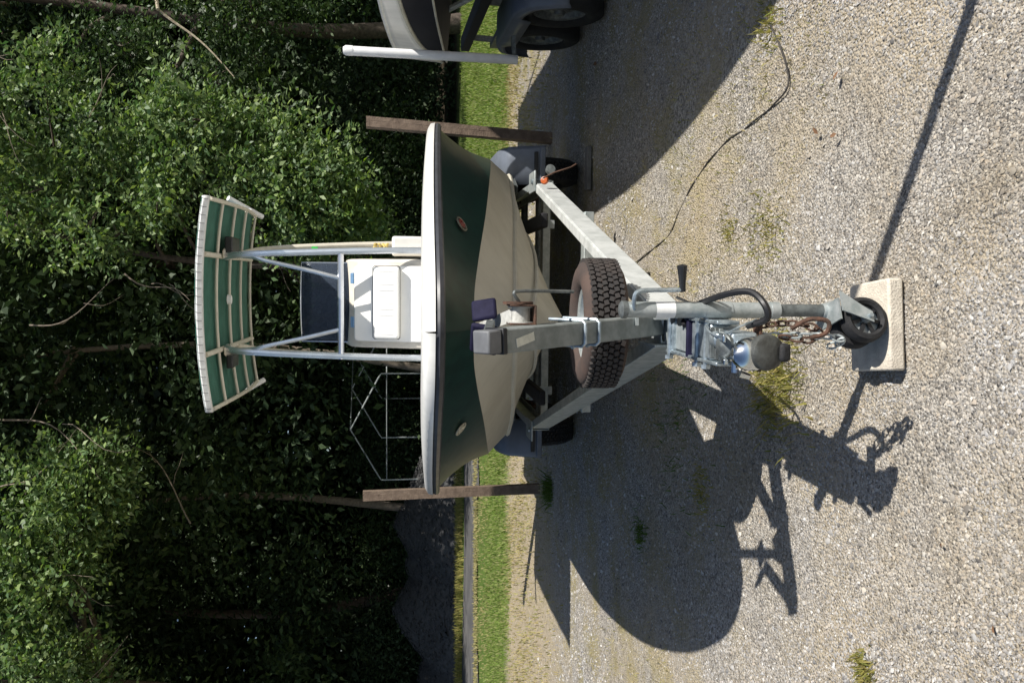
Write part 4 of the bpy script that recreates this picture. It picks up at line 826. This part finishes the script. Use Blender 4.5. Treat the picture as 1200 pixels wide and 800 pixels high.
gp = Vector((2.235, 6.50, 0)); q = MB(); q.lathe((gp.x, gp.y, 0.665), (0.004, 0, 1), [(0, 0.001), (0, 0.036), (1.32, 0.036), (1.34, 0.028), (1.345, 0.001)], 18); gpo = build('guide_post', q, M['pvc'], nt_)
q = MB(); q.lathe((gp.x + 0.006, gp.y, 1.95), (0.004, 0, 1), [(0, 0.0385), (0.055, 0.0385), (0.075, 0.025), (0.076, 0.001)], 18); build('cap', q, M['pvc'], gpo)
q = MB(); q.bar((gp.x, gp.y, 0.69), (2.42, 6.50, 0.70), 0.04, 0.03); build('post_arm', q, M['galvdark'], gpo)
for yb in (-0.42, 0.42): q = MB(ntT); q.tube([(-1.05, yb, 0.36), (1.05, yb, 0.36)], 0.035, 10); build('axle', q, M['galvdark'], nt_)
for yb in (-2.1, 1.6): q = MB(ntT); q.bar((-0.86, yb, 0.50), (0.86, yb, 0.50), 0.06, 0.09, (0, 1, 0)); build('cross_member', q, M['galvdark'], nt_)
q = MB(ntT); q.bar((0, -2.2, 0.50), (0.35, -5.0, 0.55), 0.09, 0.09); build('tongue', q, M['galvdark'], nt_)

# ================================================================== CARPORT FRAME beyond the lane
cf0 = Vector((-0.84, 21.9)); cf1 = Vector((-3.68, 22.3))
cf = empty('carport_frame', (-1.0, 23.5, 0)); tag(cf, 'bare metal pipe carport frame with gabled hoops standing beyond the lane', 'carport frame')
stepv = Vector((1.02, 0.9))
apx = []
for k in range(4):
    a = cf0 + stepv * k; b = cf1 + stepv * k; md = (a + b) / 2 ; ap = (md.x - 0.05, md.y, 2.66)
    q = MB(); q.tube([(a.x, a.y, 0), (a.x, a.y, 1.86), (a.x - 0.1, a.y, 1.93), ap, (b.x + 0.1, b.y, 1.93), (b.x, b.y, 1.86), (b.x, b.y, 0)], 0.021, 7); build('hoop', q, M['galv'], cf); apx.append((a, b, ap))
for sel in (lambda t: (t[2][0], t[2][1], t[2][2]), lambda t: (t[0].x, t[0].y, 1.72), lambda t: (t[1].x, t[1].y, 1.72)):
    q = MB(); q.tube([sel(apx[0]), sel(apx[-1])], 0.018, 6); build('purlin', q, M['galv'], cf)
for t in (apx[0],): q = MB(); q.tube([(t[0].x, t[0].y, 1.72), (t[1].x, t[1].y, 1.72)], 0.016, 6); build('tie_bar', q, M['galv'], cf)

# ================================================================== TREES
def leaf_cloud(P, D, size, aspect=0.5, up_bias=0.5):
    """leaves: pointed folded quads at P, roughly facing outward/upward"""
    N = len(P); nrm = RNG.normal(size=(N, 3)); nrm[:, 2] = np.abs(nrm[:, 2]) * 0.9 + up_bias; nrm[:, 1] -= 0.25; nrm /= np.linalg.norm(nrm, axis=1)[:, None]
    t = RNG.normal(size=(N, 3)) * 0.8 + D; t[:, 2] -= 0.35; t -= nrm * (t * nrm).sum(1)[:, None]; t /= np.linalg.norm(t, axis=1)[:, None] + 1e-9
    s_ = np.cross(nrm, t); L_ = (size * RNG.uniform(0.6, 1.35, N))[:, None]
    a = P; b = P + t * L_ * 0.45 + s_ * L_ * aspect * 0.5 + nrm * L_ * 0.08; c = P + t * L_ ; d = P + t * L_ * 0.45 - s_ * L_ * aspect * 0.5 + nrm * L_ * 0.08
    return np.stack([a, b, c, d], 1)
def twigs(clumps, ntw, nleaf, spread=0.16, tl=(0.35, 0.9), shell=0.5):
    """clumps: (centre, radii). twigs start in each clump's shell and carry leaves along them"""
    Ps, Ds = [], []; vol = np.array([r[0] * r[1] + r[1] * r[2] + r[0] * r[2] for c, r in clumps]); vol = vol / vol.sum()
    for (c, r), f in zip(clumps, vol):
        n = max(4, int(ntw * f)); u = RNG.normal(size=(n, 3)); u /= np.linalg.norm(u, axis=1)[:, None]
        rad = (shell + (1 - shell) * RNG.uniform(0, 1, n)) [:, None]; st = np.array(c) + u * rad * np.array(r)
        d = u * 0.7 + RNG.normal(size=(n, 3)) * 0.5; d[:, 2] -= 0.25; d /= np.linalg.norm(d, axis=1)[:, None]; ln = RNG.uniform(*tl, n)[:, None]
        for j in range(nleaf):
            t = RNG.uniform(0, 1, (n, 1)); p = st + d * ln * t + RNG.normal(size=(n, 3)) * spread * (0.35 + 0.65 * t); p[:, 2] -= (t[:, 0] ** 2) * ln[:, 0] * 0.25
            Ps.append(p); Ds.append(d)
    return np.concatenate(Ps), np.concatenate(Ds)
leafcount = 0
def limb_path(a, b, n=9, wob=0.18, sag=0.0):
    a = Vector(a); b = Vector(b); L_ = (b - a).length; ph = random.random() * 6
    return [a.lerp(b, t) + Vector((math.sin(t * 5 + ph) * wob * L_ * 0.12, math.cos(t * 4 + ph) * wob * L_ * 0.12, sag * math.sin(math.pi * t) * L_)) for t in [i / (n - 1) for i in range(n)]]
def tree(name, label, cat, base, top, r0, clumps, ntw, nleaf, size, leafm, barkm, group=None, lean=0.0, limbs=None, spread=0.16, shell=0.5, tl=(0.35, 0.9), twig_geo=True):
    global leafcount
    rt = empty(name, base); tag(rt, label, cat, group)
    b = Vector(base); t = Vector(top); q = MB(); path = limb_path(b + Vector((0, 0, -0.2)), t, 14, 0.25)
    rr = [r0 * (1.0 - 0.72 * (i / 13)) * (1.25 if i == 0 else 1) for i in range(14)]
    q.tube(path, rr, 12); trunk = build('trunk', q, barkm, rt, smooth=60)
    cl = sorted(clumps, key=lambda c: -c[1][0])[:limbs if limbs is not None else 7]
    for c, r in cl:
        k = min(range(3, 13), key=lambda i: abs(path[i].z - (c[2] - r[2] * 0.6)))
        s_ = path[k]; e = Vector(c) + Vector((0, 0, r[2] * 0.2)); q = MB(); lp = limb_path(s_, e, 9, 0.5, 0.06); q.tube(lp, [rr[k] * 0.55 * (1 - 0.85 * i / 8) + 0.006 for i in range(9)], 7); build('limb', q, barkm, trunk, smooth=60)
    P, D = twigs(clumps, ntw, nleaf, spread, tl=tl, shell=shell); V = leaf_cloud(P, D, size); leafcount += len(P)
    F = np.arange(len(P) * 4).reshape(-1, 4); rawmesh('crown', V, F, leafm, loc=base, parent=rt)
    if twig_geo:
        q = MB()
        for c, r in clumps[:16]:
            for j in range(5):
                u = Vector(RNG.normal(size=3)).normalized(); e = Vector(c) + Vector((u.x * r[0], u.y * r[1], u.z * r[2])) * 1.02; q.tube(limb_path(c, e, 6, 0.7), [0.018, 0.015, 0.012, 0.009, 0.006, 0.003], 4)
        tag(build('twigs', q, barkm, rt), kind='stuff')
    return rt
def clumps_in(spec, n, rmin, rmax, seed):
    """spec: list of (cx, cy, cz, rx, ry, rz) envelopes"""
    g = np.random.default_rng(seed); out = []
    for i in range(n):
        c = spec[i % len(spec)]; u = g.normal(size=3); u /= np.linalg.norm(u); u *= g.uniform(0, 1) ** 0.4
        r = g.uniform(rmin, rmax); out.append(((c[0] + u[0] * c[3], c[1] + u[1] * c[4], c[2] + u[2] * c[5]), (r, r * g.uniform(0.8, 1.1), r * g.uniform(0.6, 0.9))))
    return out

# the two sunlit trees standing forward of the wood
tree('broadleaf_tree', 'bright sunlit leafy tree hanging low behind the right half of the boat', 'tree', (1.35, 17.2, 0), (2.2, 16.3, 9.6), 0.11,
     clumps_in([(2.9, 15.2, 8.0, 2.0, 1.0, 1.9), (2.6, 15.0, 6.4, 1.9, 0.9, 1.5), (3.2, 14.8, 5.2, 1.2, 0.8, 0.9), (2.7, 14.8, 4.0, 1.1, 0.7, 1.1), (2.3, 14.8, 2.9, 0.9, 0.6, 0.9)], 50, 0.22, 0.46, 3), 1450, 24, 0.115, M['leaf_bright'], M['bark'], limbs=16, shell=0.75, spread=0.11, tl=(0.3, 0.75))
tree('broadleaf_tree', 'bright green leafy tree high on the left above the stone heap', 'tree', (-9.0, 17.6, 0), (-5.6, 16.4, 11.5), 0.2,
     clumps_in([(-5.4, 15.6, 9.0, 2.2, 1.1, 2.0), (-3.9, 15.3, 7.9, 1.5, 0.9, 1.1), (-6.4, 15.4, 7.2, 1.3, 0.9, 1.1), (-2.7, 15.2, 7.3, 0.8, 0.7, 0.7)], 48, 0.25, 0.5, 5), 1300, 24, 0.115, M['leaf_bright'], M['bark'], limbs=16, shell=0.75, spread=0.11, tl=(0.3, 0.75))
# branches reaching into the frame top right
tree('broadleaf_tree', 'tree at the far right with a thick brown trunk and yellow green sprays', 'tree', (7.6, 19.4, 0), (6.6, 18.0, 12.5), 0.20,
     clumps_in([(6.6, 16.6, 10.2, 1.6, 1.2, 0.9), (4.9, 17.2, 6.2, 1.7, 0.9, 1.8), (6.2, 17.0, 4.4, 1.6, 0.9, 1.6)], 40, 0.35, 0.7, 9), 1000, 20, 0.11, M['leaf_mid'], M['bark'], limbs=6)
# tall trees whose crowns shade the wood behind them
tall = [(-13.5, 20.5, 0.24), (-10.2, 22.5, 0.26), (-7.6, 25.8, 0.2), (-4.4, 22.6, 0.13), (-0.62, 18.9, 0.10), (1.6, 23.0, 0.24), (4.2, 24.6, 0.22), (9.2, 22.5, 0.26), (11.8, 19.5, 0.28), (15.4, 18.6, 0.3), (19.5, 17.6, 0.3), (24.0, 16.5, 0.3)]
tlabs = ['tall tree at the far left edge of the wood', 'tall tree behind the left end of the stone heap', 'tall tree rising behind the middle of the stone heap', 'slender tree with a sunlit pale trunk left of the boat canopy', 'thin pale trunked tree right behind the left end of the canopy', 'tall tree deep in the wood behind the console', 'tall dark tree behind the bright right hand tree', 'tall tree behind the right hand timber post', 'thick tall tree behind the white guide post of the right hand trailer', 'tall tree beyond the right edge of the view', 'second tall tree beyond the right edge of the view', 'farthest right of the tall trees at the edge of the wood']
for i, ((x, y, r), lab) in enumerate(zip(tall, tlabs)):
    g = np.random.default_rng(100 + i)
    cl = clumps_in([(x + 0.6, y - 1.6, 11.2, 2.7, 2.4, 2.2), (x + 1.0, y - 2.6, 9.8, 2.0, 1.2, 0.8)] + ([(x + 0.8, 17.2, 11.0, 2.6, 1.2, 1.0), (x + 3.0, 17.0, 11.2, 2.0, 1.2, 1.0)] if i in (3, 4) else []) + [(x - 0.8, y + 0.3, 12.6, 2.5, 2.4, 2.0), (x, y - 0.8, 8.9, 2.2, 1.8, 1.0)], 44 if i in (3, 4) else 30, 0.8, 1.5, 50 + i)
    cl += clumps_in([(x, y - 0.7, 5.2, 1.9, 1.0, 2.4)], 12, 0.5, 1.0, 90 + i) if 0 < i < 9 else []
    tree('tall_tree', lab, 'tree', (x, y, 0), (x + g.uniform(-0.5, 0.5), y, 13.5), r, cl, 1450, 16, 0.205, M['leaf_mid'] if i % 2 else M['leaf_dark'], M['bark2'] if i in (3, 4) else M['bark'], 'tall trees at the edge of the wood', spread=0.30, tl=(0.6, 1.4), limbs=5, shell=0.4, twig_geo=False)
# undergrowth shrubs, each on its own stem cluster
shr = [(-11.5, 23.6, 3.2), (-8.9, 24.2, 2.6), (-6.3, 25.0, 3.0), (-3.2, 24.6, 2.9), (-0.6, 24.8, 3.4), (2.0, 21.0, 2.5), (4.2, 20.9, 3.0), (6.6, 21.4, 3.2), (9.0, 22.3, 2.8), (11.4, 22.6, 3.4)]
slabs = ['dark shrub at the left edge of the wood', 'dark shrub behind the left slope of the stone heap', 'dark shrub behind the taller peak of the heap', 'dark shrub between the heap and the carport frame', 'dark shrub behind the carport frame', 'shaded shrub behind the console of the boat', 'shaded shrub under the bright right hand tree', 'shaded shrub behind the right hand timber post', 'shaded shrub left of the white guide post', 'shaded shrub at the right edge of the wood']
for i, ((x, y, h), lab) in enumerate(zip(shr, slabs)):
    cl = clumps_in([(x, y, h * 0.5, 1.3, 0.9, h * 0.42)], 12, 0.5, 0.9, 200 + i)
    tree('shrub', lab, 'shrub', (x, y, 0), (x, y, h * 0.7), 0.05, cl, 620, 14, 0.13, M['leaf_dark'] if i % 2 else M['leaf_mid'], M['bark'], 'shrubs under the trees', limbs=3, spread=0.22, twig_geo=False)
# the deep wood behind everything: one mass nobody could count
N = 270000; th = RNG.uniform(-30, 34, N); yy = 27 + RNG.uniform(0, 6, N) + 1.5 * np.sin(th * 0.7); zz = RNG.uniform(0, 1, N) ** 0.85 * 19
N2 = 70000; far = RNG.uniform(0, 1, (N2, 3)) * np.array([72, 3, 21]) + np.array([-36, 35.5, 0])
P = np.concatenate([np.stack([th, yy, zz], -1) + RNG.normal(size=(N, 3)) * 0.25, far]); sz = np.concatenate([np.full(N, 0.36), np.full(N2, 0.75)]); N += N2; D = RNG.normal(size=(N, 3))
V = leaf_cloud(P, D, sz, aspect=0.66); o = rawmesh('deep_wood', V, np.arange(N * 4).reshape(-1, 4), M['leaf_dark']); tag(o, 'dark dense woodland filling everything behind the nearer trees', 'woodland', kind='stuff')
print('leaves', leafcount)
# bare dead branch catching the sun at the upper right
q = MB(); q.tube(limb_path((6.0, 15.6, 5.75), (4.75, 15.4, 4.4), 12, 0.3), [0.028 - 0.0017 * i for i in range(12)], 6)
q.tube(limb_path((6.0, 15.6, 5.75), (7.2, 17.5, 6.4), 6, 0.3), [0.028 + 0.004 * i for i in range(6)], 6)
bpy.context.view_layer.update()
far_right = [o for o in bpy.data.objects if o.get('label', '').startswith('tree at the far right')][0]
build('dead_branch', q, M['palebark'], far_right)
def bare(owner, a, b, r_, forks=2):
    r_ *= 0.7
    q = MB(); p = limb_path(a, b, 12, 0.8); q.tube(p, [r_ * (1 - 0.8 * i / 11) for i in range(12)], 6)
    for f in range(forks):
        k = 4 + 3 * f; L_ = (p[-1] - p[0]).length * 0.35; d = (p[k + 1] - p[k]).normalized() + Vector((random.uniform(-.8, .8), random.uniform(-.3, .3), random.uniform(-.8, .8))); q.tube(limb_path(p[k], p[k] + d * L_, 7, 0.9), [r_ * 0.5 * (1 - 0.12 * i) for i in range(7)], 5)
    build('bare_branch', q, M['bark2'], owner)
bright = [o for o in bpy.data.objects if o.get('label', '').startswith('bright')]
R1 = [o for o in bright if 'hanging low' in o['label']][0]; R2 = [o for o in bright if 'high on the left' in o['label']][0]
for a, b, r_ in [((1.2, 14.6, 6.0), (0.6, 14.2, 4.9), 0.022), ((4.4, 14.4, 8.6), (3.2, 14.1, 7.2), 0.02), ((0.2, 15, 7.6), (0.9, 14.5, 6.2), 0.022), ((4.6, 15.5, 9.3), (4.9, 14.9, 7.9), 0.03), ((2.0, 14.6, 3.9), (0.8, 14.3, 4.3), 0.018), ((1.6, 15.2, 4.4), (1.0, 14.8, 3.2), 0.02), ((3.8, 14.6, 6.6), (4.5, 14.2, 6.0), 0.018)]: bare(R1, a, b, r_)
for a, b, r_ in [((-1.0, 15.2, 8.6), (-2.2, 14.8, 6.4), 0.03), ((-2.6, 15.3, 8.2), (-1.6, 14.8, 6.9), 0.022), ((-4.9, 15.0, 8.5), (-3.8, 14.7, 6.5), 0.022), ((-6.2, 15.2, 7.6), (-5.1, 14.9, 6.1), 0.02), ((-3.3, 16.5, 5.4), (-1.9, 16.1, 6.3), 0.025)]: bare(R2, a, b, r_)
